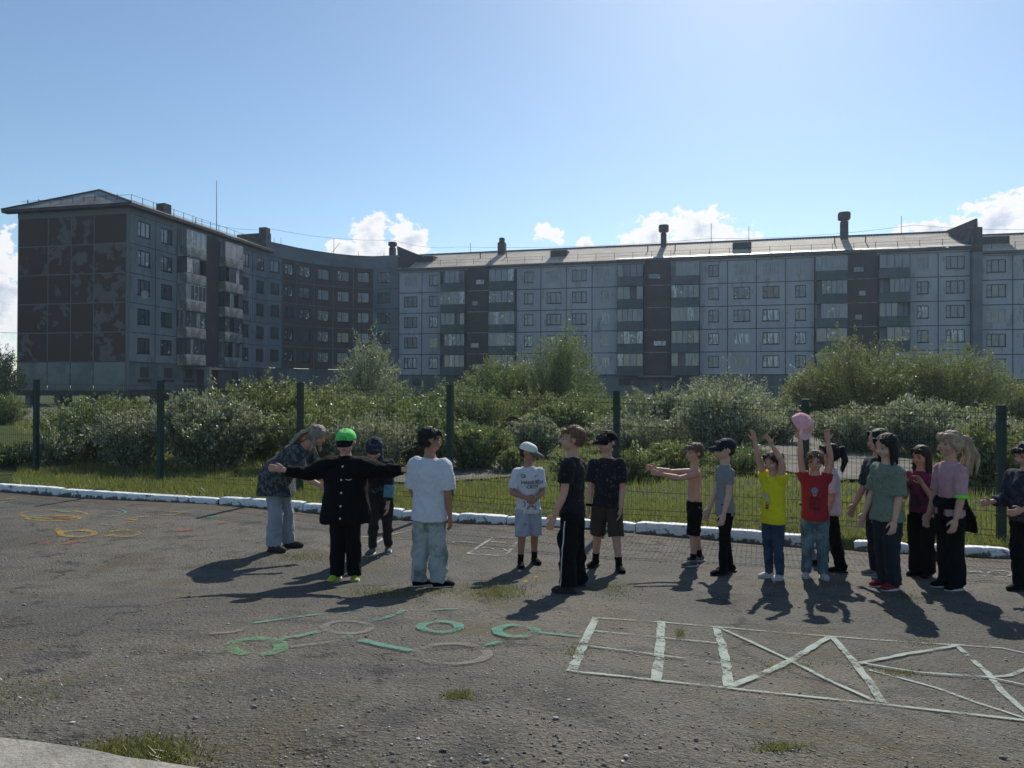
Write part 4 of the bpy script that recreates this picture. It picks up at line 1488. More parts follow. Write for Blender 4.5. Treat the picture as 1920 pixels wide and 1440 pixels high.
bush('silvery bush between the second and third fence posts', 395, 95, 740, 16, 1.2, LM_SILVER, dome=.6)
bush('light green bush right behind the first fence post from the left', 190, 92, 742, 17.6, 1.1, LM_GREEN, dome=.6)
bush('silver leaved bush left of the second fence post', 250, 70, 768, 16.2, 1.2, LM_SILVER, dome=.6)
bush('bright white flecked weeds at the foot of the first fence post', 108, 40, 800, 16.2, 1.0, LM_SILVER)
bush('light green weeds behind the fence at the far left edge', 20, 60, 822, 16.5, 1.0, LM_GREEN)
bush('dark bush behind the boy in the dark hood', 700, 75, 778, 15.4, 1.2, LM_SILVER, dome=.55)
bush('dense bush between the boy with spread arms and the third post', 600, 85, 758, 16.2, 1.2, LM_OLIVE, dome=.6)
bush('green bush behind the head of the boy in the white tee', 800, 80, 758, 16.6, 1.15, LM_GREEN, dome=.6)
bush('dark leafy bush to the right of the fourth fence post', 890, 62, 786, 16, 1.2, LM_GREEN, dome=.6)
bush('silver flecked round bush behind the boy in the white cap', 1005, 50, 776, 19, 1.1, LM_SILVER, dome=.7)
bush('mid green bush behind the tall boy in the black tee', 1060, 70, 750, 24, 1.1, LM_GREEN, dome=.65)
bush('silvery bush behind the boy in the black cap', 1190, 75, 768, 21, 1.15, LM_SILVER, dome=.65)
bush('grey twiggy bush between the shirtless boy and the yellow tee girl', 1355, 92, 738, 20, 1.2, LM_SILVER, dome=.7)
bush('leafy low bush right behind the shirtless boy', 1265, 62, 822, 15, 1.2, LM_OLIVE, dome=.7)
bush('low green bush behind the slim boy in the grey tee', 1385, 55, 828, 15.5, 1.1, LM_GREEN, dome=.7)
bush('low weeds behind the boy in brown shorts', 1180, 58, 842, 14.2, 1.1, LM_OLIVE, dome=.7)
bush('low green weeds beside the gravel patch behind the white cap boy', 1075, 40, 846, 14.5, 1.0, LM_GREEN, dome=.7)
bush('silvery bush under the raised pink cap', 1450, 60, 762, 24, 1.1, LM_SILVER, dome=.7)
bush('silvery green bush behind the two dark haired girls', 1610, 95, 760, 21, 1.2, LM_SILVER, dome=.6)
bush('silvery bush behind the blonde girl in pink', 1740, 85, 748, 20, 1.2, LM_SILVER, dome=.65)
bush('dense leafy bush just right of the blonde girl', 1832, 52, 800, 13.4, 1.25, LM_OLIVE, dome=.6)
bush('silvery bush behind the last fence post on the right', 1885, 75, 768, 18, 1.2, LM_SILVER, dome=.6)
bush('yellowish leafy weeds behind the boy at the right edge', 1930, 60, 806, 12.8, 1.2, LM_OLIVE, dome=.6)
bush('small leafy plant at the edge of the gravel patch near the fourth post', 960, 30, 842, 15.2, 1.0, LM_OLIVE)
for (px, hf, yt, Y, L) in [(640, 60, 742, 30, 'pale green bush between the hood boy and the loose willow'), (330, 60, 745, 26, 'far olive bush between the first two bush clumps'),
                           (1180, 60, 738, 34, 'far green bush in front of the balconies right of the centre'), (1460, 50, 742, 33, 'far grey green bush left of the big right trees'),
                           (1910, 60, 700, 33, 'far green bush at the right edge beyond the fence'), (1020, 70, 725, 30, 'leafy skirt of bushes under the tallest central willow')]:
    bush(L, px, hf, yt, Y, 1.0, LM_GREEN if px % 20 else LM_OLIVE, dome=.6)


# ------------------------------------------------------------------ grass
def blades(n, sampler, hlo, hhi, w=.006, z=None, lean=.35):
    V = np.zeros((n, 3, 3)); k = 0
    XY = sampler(n)
    n = len(XY)
    V = np.zeros((n, 3, 3))
    an = rng.uniform(0, 6.28, n)
    h = rng.uniform(hlo, hhi, n) * rng.uniform(.5, 1, n)
    dx, dy = np.cos(an) * w, np.sin(an) * w
    zz = np.array([z(x, y) for x, y in XY]) if z else np.full(n, .07)
    V[:, 0] = np.stack([XY[:, 0] - dx, XY[:, 1] - dy, zz], 1)
    V[:, 1] = np.stack([XY[:, 0] + dx, XY[:, 1] + dy, zz], 1)
    V[:, 2] = np.stack([XY[:, 0] + rng.normal(0, lean, n) * h, XY[:, 1] + rng.normal(0, lean, n) * h, zz + h], 1)
    return V.reshape(-1, 3), np.arange(n * 3).reshape(n, 3)


GR = leafmat('meadow_grass', (.100, .120, .022), (.255, .245, .055), (.42, .38, .15), .45)
GRY = leafmat('dry_yellow_grass', (.085, .085, .022), (.17, .15, .045), (.30, .26, .11), .4)
ky = np.vectorize(kerb_y)


def strip(d0, d1, power=1.0, clump=0):
    def f(n):
        Y0 = rng.uniform(-.78, .78, n)
        d = d0 + (d1 - d0) * rng.random(n) ** power
        X = Y0 * (11 + d)
        return np.stack([X, ky(X) + d], 1)
    return f


PATHS = [[(700, 893), (800, 880), (880, 866), (960, 868), (1010, 886), (960, 905), (820, 915), (640, 916)],
         [(1400, 842), (1490, 818), (1560, 822), (1600, 850), (1720, 872), (1700, 905), (1560, 912), (1420, 880)]]
PW = [[(q.x, q.y) for q in (gnd(*p) for p in pp)] for pp in PATHS]


def inside(P, poly):
    x, y = P[:, 0], P[:, 1]
    r = np.zeros(len(P), bool)
    j = len(poly) - 1
    for i in range(len(poly)):
        xi, yi = poly[i]; xj, yj = poly[j]
        c = ((yi > y) != (yj > y)) & (x < (xj - xi) * (y - yi) / (yj - yi + 1e-12) + xi)
        r ^= c
        j = i
    return r


def nopath(s):
    def f(n):
        P = s(n)
        for pw in PW:
            P = P[~inside(P, pw) | (rng.random(len(P)) < .06)]
        m = np.sin(P[:, 0] * 1.7 + np.sin(P[:, 1] * 1.1) * 2) + np.sin(P[:, 1] * 2.3 + P[:, 0] * .6)
        return P[(m > -1.0) | (rng.random(len(P)) < .35)]
    return f


V1, F1 = blades(60000, nopath(strip(.18, 3.2)), .03, .15, .005)
V2, F2 = blades(38000, nopath(strip(3.2, 14, 1.3)), .06, .24, .009)
V3, F3 = blades(30000, nopath(strip(14, 45, 1.2)), .12, .40, .018)
V4, F4 = blades(6000, strip(.16, .34), .04, .12, .005)
o = mesh('grass', np.concatenate([V1, V2, V3, V4]), np.concatenate([F1, F2 + len(V1), F3 + len(V1) + len(V2), F4 + len(V1) + len(V2) + len(V3)]), GR)
tag(o, kind='stuff')

# dry tufts and moss growing through the asphalt
TUF = [(270, 1412, 95, 26, 2200), (930, 1110, 60, 17, 1600), (1150, 1105, 40, 18, 500), (570, 1045, 60, 10, 700), (720, 1112, 70, 12, 1000), (860, 1305, 34, 9, 260),
       (1460, 1402, 60, 8, 220), (1590, 1018, 28, 7, 500), (1590, 1012, 16, 6, 500), (1480, 1250, 70, 12, 200), (1690, 1262, 60, 6, 200), (1275, 1190, 10, 12, 140),
       (430, 1060, 70, 9, 350), (1700, 1125, 45, 14, 260), (820, 1108, 50, 10, 400), (690, 960, 18, 8, 350), (1160, 1020, 120, 10, 250), (1720, 1205, 50, 8, 120), (1080, 1225, 30, 14, 120), (40, 1300, 90, 40, 250)]
Vs, Fs, k = [], [], 0
for (px, py, rx, ry, n) in TUF:
    pts = []
    for _ in range(n):
        a, b = rng.normal(0, .5), rng.normal(0, .5)
        q = gnd(px + a * rx, py + b * ry)
        pts.append((q.x, q.y))
    pts = np.array(pts)
    hh = .045 if n > 1000 else .03
    V, F = blades(n, lambda n_, P=pts: P, .012, hh, .0028, z=g, lean=.6)
    Vs.append(V); Fs.append(F + k); k += len(V)
for (n_, sm_, h0, h1, w_) in ((2600, nopath(strip(.2, 5)), .10, .34, .004), (1500, strip(-.07, .0), .02, .09, .004)):
    V, F = blades(n_, sm_, h0, h1, w_, z=lambda x, y: g(x, max(y, 7.5)) * .0 + (.06 if y > kerb_y(x) + .1 else g(x, y)), lean=.3)
    if h0 < .05:
        q = V.reshape(-1, 3, 3); m_ = np.sin(q[:, 0, 0] * 3.1) + np.sin(q[:, 0, 0] * 7.7 + 1) > .5
        V = q[m_].reshape(-1, 3); F = np.arange(len(V)).reshape(-1, 3)
    Vs.append(V); Fs.append(F + k); k += len(V)
o = mesh('dry_grass_tufts', np.concatenate(Vs), np.concatenate(Fs), GRY)
tag(o, kind='stuff')
# dandelions
fl = pm('yellow_dandelion', (.75, .55, .03), .8, var=.1)
for i, (px, py, L) in enumerate([(986, 1107, 'yellow dandelion in the tuft between the white cap boy and the black tee boy'),
                                 (1005, 1098, 'tiny yellow dandelion just behind the larger one in the asphalt tuft')]):
    q = gnd(px, py)
    root = empty('dandelion', q); tag(root, L, 'flower')
    mb = MB(); mb.tube(q, q + Vector((0, 0, .07)), .002, 5); mb.build('stem', GR, root)
    mb = MB()
    for j in range(14):
        w = 6.283 * j / 14
        c = q + Vector((0, 0, .072))
        mb.poly([c, c + Vector((math.cos(w - .2) * .018, math.sin(w - .2) * .018, .004)), c + Vector((math.cos(w) * .022, math.sin(w) * .022, .008)), c + Vector((math.cos(w + .2) * .018, math.sin(w + .2) * .018, .004))])
    mb.build('petals', fl, root)


# ------------------------------------------------------------------ people
class Sol:
    """closed solids in person-local metres, fused by a voxel remesh into one continuous surface"""
    def __init__(s): s.v, s.f = [], []

    def loft(s, C, Rd, X, seg=18):
        """C centres, Rd [(a,b)], X lateral axis; flat caps"""
        n = len(C); k = len(s.v)
        C = [Vector(c) for c in C]
        for i, c in enumerate(C):
            T = (C[min(i + 1, n - 1)] - C[max(i - 1, 0)]).normalized()
            x = Vector(X) - T * Vector(X).dot(T)
            if x.length < .1: x = T.orthogonal()
            x.normalize(); y = T.cross(x)
            a, b = Rd[i] if isinstance(Rd[i], tuple) else (Rd[i], Rd[i])
            for j in range(seg):
                w = 2 * math.pi * j / seg
                s.v.append(c + x * a * math.cos(w) + y * b * math.sin(w))
        for i in range(n - 1):
            for j in range(seg):
                j2 = (j + 1) % seg
                s.f.append((k + i * seg + j, k + i * seg + j2, k + (i + 1) * seg + j2, k + (i + 1) * seg + j))
        s.f.append(tuple(k + j for j in range(seg))[::-1])
        s.f.append(tuple(k + (n - 1) * seg + j for j in range(seg)))

    def ell(s, c, r, M=None, nu=14, nv=9):
        k = len(s.v); c = Vector(c)
        M = M or Matrix.Identity(3)
        s.v.append(c + M @ Vector((0, 0, r[2])))
        for i in range(1, nv):
            t = math.pi * i / nv
            for j in range(nu):
                w = 2 * math.pi * j / nu
                s.v.append(c + M @ Vector((r[0] * math.sin(t) * math.cos(w), r[1] * math.sin(t) * math.sin(w), r[2] * math.cos(t))))
        s.v.append(c + M @ Vector((0, 0, -r[2])))
        for j in range(nu):
            s.f.append((k, k + 1 + j, k + 1 + (j + 1) % nu))
            s.f.append((k + 1 + (nv - 1) * nu, k + 1 + (nv - 2) * nu + (j + 1) % nu, k + 1 + (nv - 2) * nu + j))
        for i in range(nv - 2):
            for j in range(nu):
                j2 = (j + 1) % nu
                s.f.append((k + 1 + i * nu + j, k + 1 + (i + 1) * nu + j, k + 1 + (i + 1) * nu + j2, k + 1 + i * nu + j2))

    def cap(s, a, ra, b, rb, seg=12):
        a, b = Vector(a), Vector(b)
        d = (b - a)
        if d.length < 1e-5: s.ell(a, (ra, ra, ra)); return
        d.normalize()
        C, Rr = [], []
        for t in (-.95, -.7, -.35): C.append(a + d * ra * t); Rr.append(ra * math.sqrt(1 - t * t))
        C += [a, b]; Rr += [ra, rb]
        for t in (.35, .7, .95): C.append(b + d * rb * t); Rr.append(rb * math.sqrt(1 - t * t))
        s.loft(C, Rr, d.orthogonal(), seg)

    def chain(s, P, Rr, seg=12):
        for i in range(len(P) - 1): s.cap(P[i], Rr[i], P[i + 1], Rr[i + 1], seg)

    def solid(s, voxel, smooth=3, disp=None):
        me = bpy.data.meshes.new('tmp')
        me.from_pydata([tuple(v) for v in s.v], [], s.f)
        o = bpy.data.objects.new('tmp', me); COL.objects.link(o)
        m = o.modifiers.new('r', 'REMESH'); m.mode = 'VOXEL'; m.voxel_size = voxel
        if smooth:
            k = o.modifiers.new('s', 'SMOOTH'); k.factor = .5; k.iterations = smooth
        dg = bpy.context.evaluated_depsgraph_get()
        m2 = bpy.data.meshes.new_from_object(o.evaluated_get(dg))
        n = len(m2.vertices)
        V = np.zeros(n * 3, np.float32); m2.vertices.foreach_get('co', V); V = V.reshape(-1, 3)
        if disp:
            N = np.zeros(n * 3, np.float32); m2.vertices.foreach_get('normal', N); N = N.reshape(-1, 3)
            V = V + N * disp(V)[:, None]
            m2.vertices.foreach_set('co', V.astype(np.float32).ravel())
        bpy.data.objects.remove(o); bpy.data.meshes.remove(me)
        m2.polygons.foreach_set('use_smooth', [True] * len(m2.polygons))
        m2.update()
        return m2


def folds(amp, freq=22.0, stretch=(1, 1, .45), seed=0):
    """creases: warped ridged waves"""
    r = np.random.default_rng(seed)
    freq = freq * 1.9
    K = r.normal(size=(5, 3)) * freq * np.array(stretch)
    W = r.normal(size=(4, 3)) * freq * .35
    ph = r.uniform(0, 6.28, 9)
    def f(V):
        w = sum(np.sin(V @ W[i] + ph[i]) for i in range(4)) * .9
        a = sum((1 - np.abs(np.sin(V @ K[i] * .5 + ph[4 + i] + w))) ** 2 * (.8 ** i) for i in range(5))
        return amp * (a / 2.2 - .45)
    return f


def strands(amp, freq=90.0, seed=0):
    r = np.random.default_rng(seed)
    K = r.normal(size=(4, 3)) * freq * np.array([1, 1, .22])
    ph = r.uniform(0, 6.28, 4)
    def f(V): return amp * sum(np.sin(V @ K[i] + ph[i]) for i in range(4)) / 2.5
    return f


def put(name, me, mats, parent):
    o = bpy.data.objects.new(name, me); COL.objects.link(o); o.parent = parent
    me.materials.clear()
    for m in mats: me.materials.append(m)
    return o


def fly(me, c0, n, ln, w, down):
    """loose strands standing off the hair surface, same mesh"""
    import bmesh
    bm = bmesh.new(); bm.from_mesh(me)
    bm.verts.ensure_lookup_table()
    N = len(bm.verts)
    src = [(v.co.copy(), v.normal.copy()) for v in (bm.verts[random.randrange(N)] for _ in range(n))]
    for p, nn in src:
        if nn.length < .1: continue
        tg = Vector((0, 0, -1)) - nn * nn.dot(Vector((0, 0, -1)))
        if tg.length < .2: tg = Vector((random.uniform(-1, 1), random.uniform(-.2, 1), 0))
        tg.normalize()
        j = Vector((random.uniform(-1, 1), random.uniform(-1, 1), random.uniform(-1, 1)))
        L_ = ln * random.uniform(.5, 1.4) * (.6 + .6 * down)
        a = p - nn * .003 - tg * L_ * .2
        b = p + nn * (.003 + .006 * random.random()) + tg * L_ * .4 + j * .003
        c = p + nn * (.002 + .012 * random.random() ** 2) + tg * L_ + j * .008
        s_ = nn.cross(tg).normalized() * w * random.uniform(.6, 1.5)
        q = [bm.verts.new(x) for x in (a - s_, a + s_, b + s_, b - s_, c)]
        f = bm.faces.new((q[0], q[1], q[2], q[3])); f.smooth = True
        f = bm.faces.new((q[3], q[2], q[4])); f.smooth = True
    bm.to_mesh(me); bm.free()


def skin(name, c):
    m, t = newmat(name)
    co = t.n('ShaderNodeTexCoord').outputs['Object']
    n = t.n('ShaderNodeTexNoise', {'Vector': co, 'Scale': 22.0, 'Detail': 3.0}).outputs[0]
    cc = t.mix(t.step(n, .35, .7), c, (c[0] * 1.05, c[1] * .82, c[2] * .78))
    b = t.n('ShaderNodeBsdfPrincipled', {'Base Color': cc, 'Roughness': .55, 'Specular IOR Level': .35, 'Subsurface Weight': .12, 'Subsurface Scale': .02})
    b.inputs['Subsurface Radius'].default_value = (1, .35, .2)
    t.n('ShaderNodeOutputMaterial', {0: b.outputs[0]})
    return m


SK = [skin('fair_skin', (.50, .31, .235)), skin('tanned_skin', (.34, .19, .13)), skin('pale_skin', (.55, .36, .29))]
M_EYE = pm('dark_eye', (.02, .015, .012), .2, var=0)
M_LIP = pm('lip', (.36, .15, .13), .5, var=0)


def person(label, feet, H, yaw, cloth, lean=0, head=(0, 0), armL=None, armR=None, bulk=1.0, skinm=None, z0=None,
           hipback=0.0, splay=10, headscale=1.0, handcurl=.5, thumbL=(0, -1, 0), thumbR=(0, -1, 0), glasses=False, kneefwd=.012, footyaw=None):
    """local frame: faces -Y, own left is +X. arms = ((out,fwd,up) upper, (out,fwd,up) fore)"""
    H = H * .966
    gl, gr = gnd(*feet[0]), gnd(*feet[1])
    mid = (gl + gr) / 2
    root = empty('person', mid, R(yaw))
    tag(root, label, 'person')
    inv = Matrix.Rotation(-R(yaw), 3, 'Z')
    FLo, FRo = inv @ (gl - mid), inv @ (gr - mid)
    sk = skinm or SK[0]
    U = H
    X = Vector((1, 0, 0))
    pel = Vector((0, hipback * U, .475 * U))
    qs = [0, .03, .08, .14, .20, .26, .305, .345, .37]
    sp = []
    p = pel.copy(); last = 0
    tilts = []
    for q in qs:
        tl = R(lean) * min(1, max(0.0, q / .14))
        d = Vector((0, -math.sin(tl), math.cos(tl)))
        p = p + d * (q - last) * U; last = q
        sp.append(p.copy()); tilts.append(d)
    def spine(q):
        if q <= 0: return pel + Vector((0, 0, q * U))
        for i in range(len(qs) - 1):
            if q <= qs[i + 1]:
                return sp[i].lerp(sp[i + 1], (q - qs[i]) / (qs[i + 1] - qs[i]))
        return sp[-1]
    # ---- body
    S = Sol()
    tw = [(.080, .055), (.086, .058), (.078, .052), (.072, .048), (.080, .054), (.088, .058), (.082, .048), (.040, .036), (.032, .032)]
    S.loft([spine(-.03)] + sp, [(.06 * U * bulk, .045 * U)] + [(a * U * bulk, b * U * bulk) for a, b in tw], X)
    nd = tilts[-1]
    hn = (nd + Vector((0, -math.sin(R(head[1]) * .3), 0))).normalized()
    hc = sp[-1] + hn * .083 * U * (headscale * .3 + .7)
    S.cap(spine(.325), .037 * U, hc - hn * .03 * U, .033 * U)
    HR = Matrix.Rotation(R(head[0]), 3, 'Z') @ Matrix.Rotation(R(head[1]) + R(lean) * .55, 3, 'X')
    k = U * headscale * (1.045 if H < 1.5 else .90)
    def hd(x, y, z): return hc + HR @ Vector((x * k, y * k, z * k))
    S.ell(hd(0, .006, .018), (.056 * k, .068 * k, .060 * k), HR)
    S.ell(hd(0, -.016, -.025), (.044 * k, .048 * k, .045 * k), HR)
    S.ell(hd(0, -.040, -.048), (.020 * k, .018 * k, .014 * k), HR)
    S.cap(hd(0, -.056, .010), .006 * k, hd(0, -.071, -.012), .0085 * k, 8)
    for sx in (-1, 1):
        S.ell(hd(.057 * sx, .008, -.004), (.006 * k, .013 * k, .017 * k), HR, 8, 6)
        S.ell(hd(.030 * sx, -.038, -.020), (.020 * k, .020 * k, .018 * k), HR, 8, 6)
    def dirv(sx, v):
        return Vector((sx * v[0], -v[1], v[2])).normalized()
    J = {}
    for sx, arm, th in ((1, armL, thumbL), (-1, armR, thumbR)):
        arm = arm or ((.10, 0, -1), (.03, .12, -1))
        up = dirv(sx, arm[0]); fo = dirv(sx, arm[1])
        raise_ = max(0, up.z)
        sh = spine(.300) + Vector((sx * (.096 - .012 * raise_) * U * bulk, 0, (.028 * raise_ - .010) * U))
        el = sh + up * .165 * U
        wr = el + fo * .140 * U
        S.chain([spine(.285) + X * sx * .05 * U, sh, el, wr], [.033 * U * bulk, .031 * U * bulk, .0235 * U, .0165 * U])
        S.cap(el + fo * .03 * U, .0255 * U, wr, .0165 * U)
        # hand
        t = Vector(th); t = (t - fo * t.dot(fo)); t = t.normalized() if t.length > .05 else fo.orthogonal().normalized()
        pn = fo.cross(t)
        if pn.dot(Vector((-sx, 0, 0)) + Vector((0, 0, -.3))) < 0: pn = -pn
        M = Matrix((t, pn, fo)).transposed()
        S.ell(wr + fo * .034 * U, (.025 * U, .012 * U, .036 * U), M)
        for i, (o_, L_) in enumerate(((.0195, .041), (.0066, .046), (-.0066, .043), (-.0188, .033))):
            cu = handcurl * (1 + .15 * i)
            a = wr + fo * .060 * U + t * o_ * U
            d1 = (fo + pn * cu * .5 + t * o_ * 5).normalized(); d2 = (fo + pn * cu * 1.6 + t * o_ * 3).normalized()
            b = a + d1 * L_ * .52 * U; c = b + d2 * L_ * .5 * U
            S.chain([a, b, c], [.0062 * U, .0056 * U, .0048 * U], 8)
        a = wr + fo * .018 * U + t * .020 * U
        b = a + (fo * .75 + t * .6 + pn * .25).normalized() * .026 * U
        c = b + (fo * 1.0 + t * .15 + pn * .3).normalized() * .021 * U
        S.chain([a, b, c], [.0085 * U, .0068 * U, .0054 * U], 8)
        J[sx] = (sh, el, wr, up, fo, t, pn)
    L = {}
    for sx, ft in ((1, FLo), (-1, FRo)):
        hip = pel + Vector((sx * .048 * U, 0, -.005 * U))
        ank = Vector((ft.x, ft.y + .018 * U, ft.z + .048 * U))
        kn = (hip * .47 + ank * .53) + Vector((0, -kneefwd * U, 0))
        S.chain([hip, kn, ank], [.052 * U * bulk, .034 * U * bulk, .020 * U])
        S.cap(kn + (ank - kn) * .25 + Vector((0, .006 * U, 0)), .033 * U * bulk, ank, .020 * U)
        S.cap(ank, .019 * U, Vector((ft.x, ft.y + .012 * U, ft.z + .024 * U)), .012 * U)
        L[sx] = (hip, kn, ank, ft)
    me = S.solid(.0062 if H < 1.5 else .0068, 2)
    # eyes, brows and mouth as small features of the same mesh
    F = Sol()
    nb = len(me.vertices)
    body = put('body', me, [sk, M_EYE, M_LIP, cloth.get('hairmat', M_EYE)], root)
    bvh = BVHTree.FromPolygons([v.co for v in me.vertices], [p.vertices[:] for p in me.polygons])
    def onface(x, z, off=0.0):
        o = hd(x, -.2, z); d = HR @ Vector((0, 1, 0))
        h = bvh.ray_cast(o, d)[0]
        return (h - d * off) if h else hd(x, -.07, z)
    feats = []
    e = Sol()
    for sx in (-1, 1): e.ell(onface(.022 * sx, .004, -.002 * k), (.0085 * k, .005 * k, .0045 * k), HR, 8, 6)
    feats.append((e, 1))
    e = Sol()
    e.ell(onface(0, -.031, -.0015 * k), (.014 * k, .005 * k, .0042 * k), HR, 8, 6)
    feats.append((e, 2))
    e = Sol()
    for sx in (-1, 1): e.ell(onface(.022 * sx, .017, -.001 * k), (.012 * k, .004 * k, .0026 * k), HR, 8, 5)
    feats.append((e, 3))
    import bmesh
    bm = bmesh.new(); bm.from_mesh(me)
    for e, mi in feats:
        vs = [bm.verts.new(v) for v in e.v]
        for f in e.f:
            nf = bm.faces.new([vs[i] for i in f]); nf.material_index = mi; nf.smooth = True
    bm.to_mesh(me); bm.free()
    seed = int(abs(mid.x * 100)) + 3
    out = {'root': root, 'hd': hd, 'HR': HR, 'k': k, 'J': J, 'L': L, 'spine': spine, 'U': U, 'pel': pel}
    # ---- top
    tp = cloth.get('top')
    if tp:
        e_ = tp.get('ease', .010); hem = tp.get('hem', -.02); fl = tp.get('flare', 0.0)
        T = Sol()
        rings = [(hem, .092 + e_ + fl, .066 + e_ + fl), (.03, .090 + e_ + fl * .7, .064 + e_ + fl * .6), (.10, .084 + e_ + fl * .4, .060 + e_ + fl * .3), (.18, .084 + e_, .060 + e_),
                 (.25, .092 + e_, .063 + e_), (.285, .090 + e_ * .6, .058 + e_ * .6), (.315, .070, .056), (.343, .050, .049)]
        rings = [r for i, r in enumerate(rings) if i == 0 or r[0] > hem + .02]
        T.loft([spine(q) for q, a, b in rings], [(a * U * (max(bulk, .99) if q < .08 else bulk), b * U * (max(bulk, .99) if q < .08 else bulk)) for q, a, b in rings], X, 24)
        sl = tp.get('sleeve', .6)
        for sx in (1, -1):
            sh, el, wr, up, fo, t, pn = J[sx]
            r0 = (.040 + e_ * .7) * U * bulk; sr = tp.get('cuff', .040) * U * bulk
            st = spine(.290) + X * sx * .050 * U
            if sl <= 1.0:
                if sl > 0:
                    T.cap(st, r0 * .93, sh, r0 * 1.0)
                    T.loft([sh.lerp(el, .08), sh.lerp(el, sl * .6), sh.lerp(el, sl)], [r0 * .95, (r0 + sr) / 2, sr], (up.cross(Vector((0, 1, .1)))), 16)
            else:
                T.cap(st, r0 * .93, sh, r0 * 1.0)
                T.loft([sh.lerp(el, .08), sh.lerp(el, .6)], [r0 * .95, (r0 + sr) / 2 * 1.05], (up.cross(Vector((0, 1, .1)))), 16)
                T.cap(sh.lerp(el, .4), (r0 + sr) / 2 * 1.02, el, sr * 1.12, 14)
                T.loft([el, el.lerp(wr, (sl - 1) * .5), el.lerp(wr, sl - 1)], [sr * 1.12, sr * 1.05, sr * .92], fo.orthogonal(), 14)
        if tp.get('hood'):
            T.ell(spine(.335) + Vector((0, .03 * U, .0)), (.060 * U, .045 * U, .035 * U))
        if tp.get('collar'):
            T.loft([spine(.325), spine(.365)], [(.052 * U, .050 * U), (.044 * U, .043 * U)], X, 18)
        m2 = T.solid(.0085, 2, folds(tp.get('fold', .006) * 2.3, tp.get('ffreq', 20), seed=seed))
        out['top'] = put(tp.get('name', 't_shirt'), m2, [tp['mat']], root)
    # ---- bottoms
    bt = cloth.get('bottom')
    if bt:
        bulk = max(min(bulk, 1.06), .98)
        T = Sol()
        th, kr, cu = [q_ * (1 - .32 * (bulk - 1)) for q_ in bt.get('r', (.060, .046, .042))]; end = bt.get('end', .97)
        topq = bt.get('top', .055)
        hw = bt.get('hips', .094)
        T.loft([spine(-.045), spine(-.01), spine(.03), spine(topq)], [(.085 * U * bulk, .060 * U * bulk), (hw * U * bulk, .068 * U * bulk), ((hw - .004) * U * bulk, .066 * U * bulk), (.090 * U * bulk, .066 * U * bulk)], X, 24)
        for sx in (1, -1):
            hip, kn, ank, ft = L[sx]; bulk = max(bulk, .97)
            ax = Vector((1, 0, 0))
            low = Vector((ank.x, ank.y - .002 * U, ft.z + .022 * U))
            top_ = hip + Vector((sx * (th - .052) * .4 * U, 0, -.0 * U))
            if end < .6:      # shorts
                q = end / .5
                e2 = hip.lerp(kn, min(q, 1.12)) if q <= 1 else kn + (low - kn) * (q - 1)
                T.loft([top_, hip.lerp(e2, .5), e2], [(th * U * bulk), (th + kr) / 2 * U * bulk, kr * U * bulk], ax, 18)
            else:
                e2 = kn.lerp(low, min(1, (end - .5) * 2))
                T.loft([top_, hip.lerp(kn, .6), kn, kn.lerp(e2, .5), e2], [th * U * bulk, (th * .5 + kr * .5) * U * bulk, kr * U * bulk, (kr + cu) / 2 * U * bulk, cu * U * bulk], ax, 18)
        m2 = T.solid(.0085, 2, folds(bt.get('fold', .006) * 2.2, bt.get('ffreq', 20), (1, 1, .5), seed=seed + 9))
        out['bottom'] = put(bt.get('name', 'trousers'), m2, [bt['mat']], root)
    if cloth.get('socks'):
        for sx in (1, -1):
            hip, kn, ank, ft = L[sx]
            T = Sol(); T.loft([ank + Vector((0, 0, -.02 * U)), ank.lerp(kn, .12), ank.lerp(kn, .28)], [.026 * U, .025 * U, .028 * U], X, 14)
            put('sock', T.solid(.007, 1), [cloth['socks']], root)
    shm = cloth.get('shoes')
    if shm:
        for sx in (1, -1):
            hip, kn, ank, ft = L[sx]
            ang = R(sx * splay + (footyaw or 0))
            f = Vector((math.sin(ang), -math.cos(ang), 0)); l = Vector((math.cos(ang), math.sin(ang), 0))
            M = Matrix((l, -f, Vector((0, 0, 1)))).transposed()
            c = Vector((ft.x, ft.y + .018 * U, ft.z))
            T = Sol()
            T.ell(c - f * .004 * U + Vector((0, 0, .030 * U)), (.026 * U, .036 * U, .030 * U), M)
            T.ell(c + f * .045 * U + Vector((0, 0, .022 * U)), (.028 * U, .056 * U, .024 * U), M)
            T.ell(c + f * .075 * U + Vector((0, 0, .018 * U)), (.029 * U, .036 * U, .019 * U), M)
            T.loft([c + Vector((0, 0, .03 * U)), c + Vector((0, 0, .058 * U))], [.027 * U, .026 * U], X, 14)
            sh = put('shoe', T.solid(.006, 2), [shm[0]], root)
            Q = Sol()
            Q.loft([c + f * .030 * U + Vector((0, 0, .000)), c + f * .030 * U + Vector((0, 0, .013 * U))], [(.0325 * U, .078 * U)] * 2, l, 20)
            put('sole', Q.solid(.005, 2), [shm[1]], sh)
    # ---- hair
    hr = cloth.get('hair')
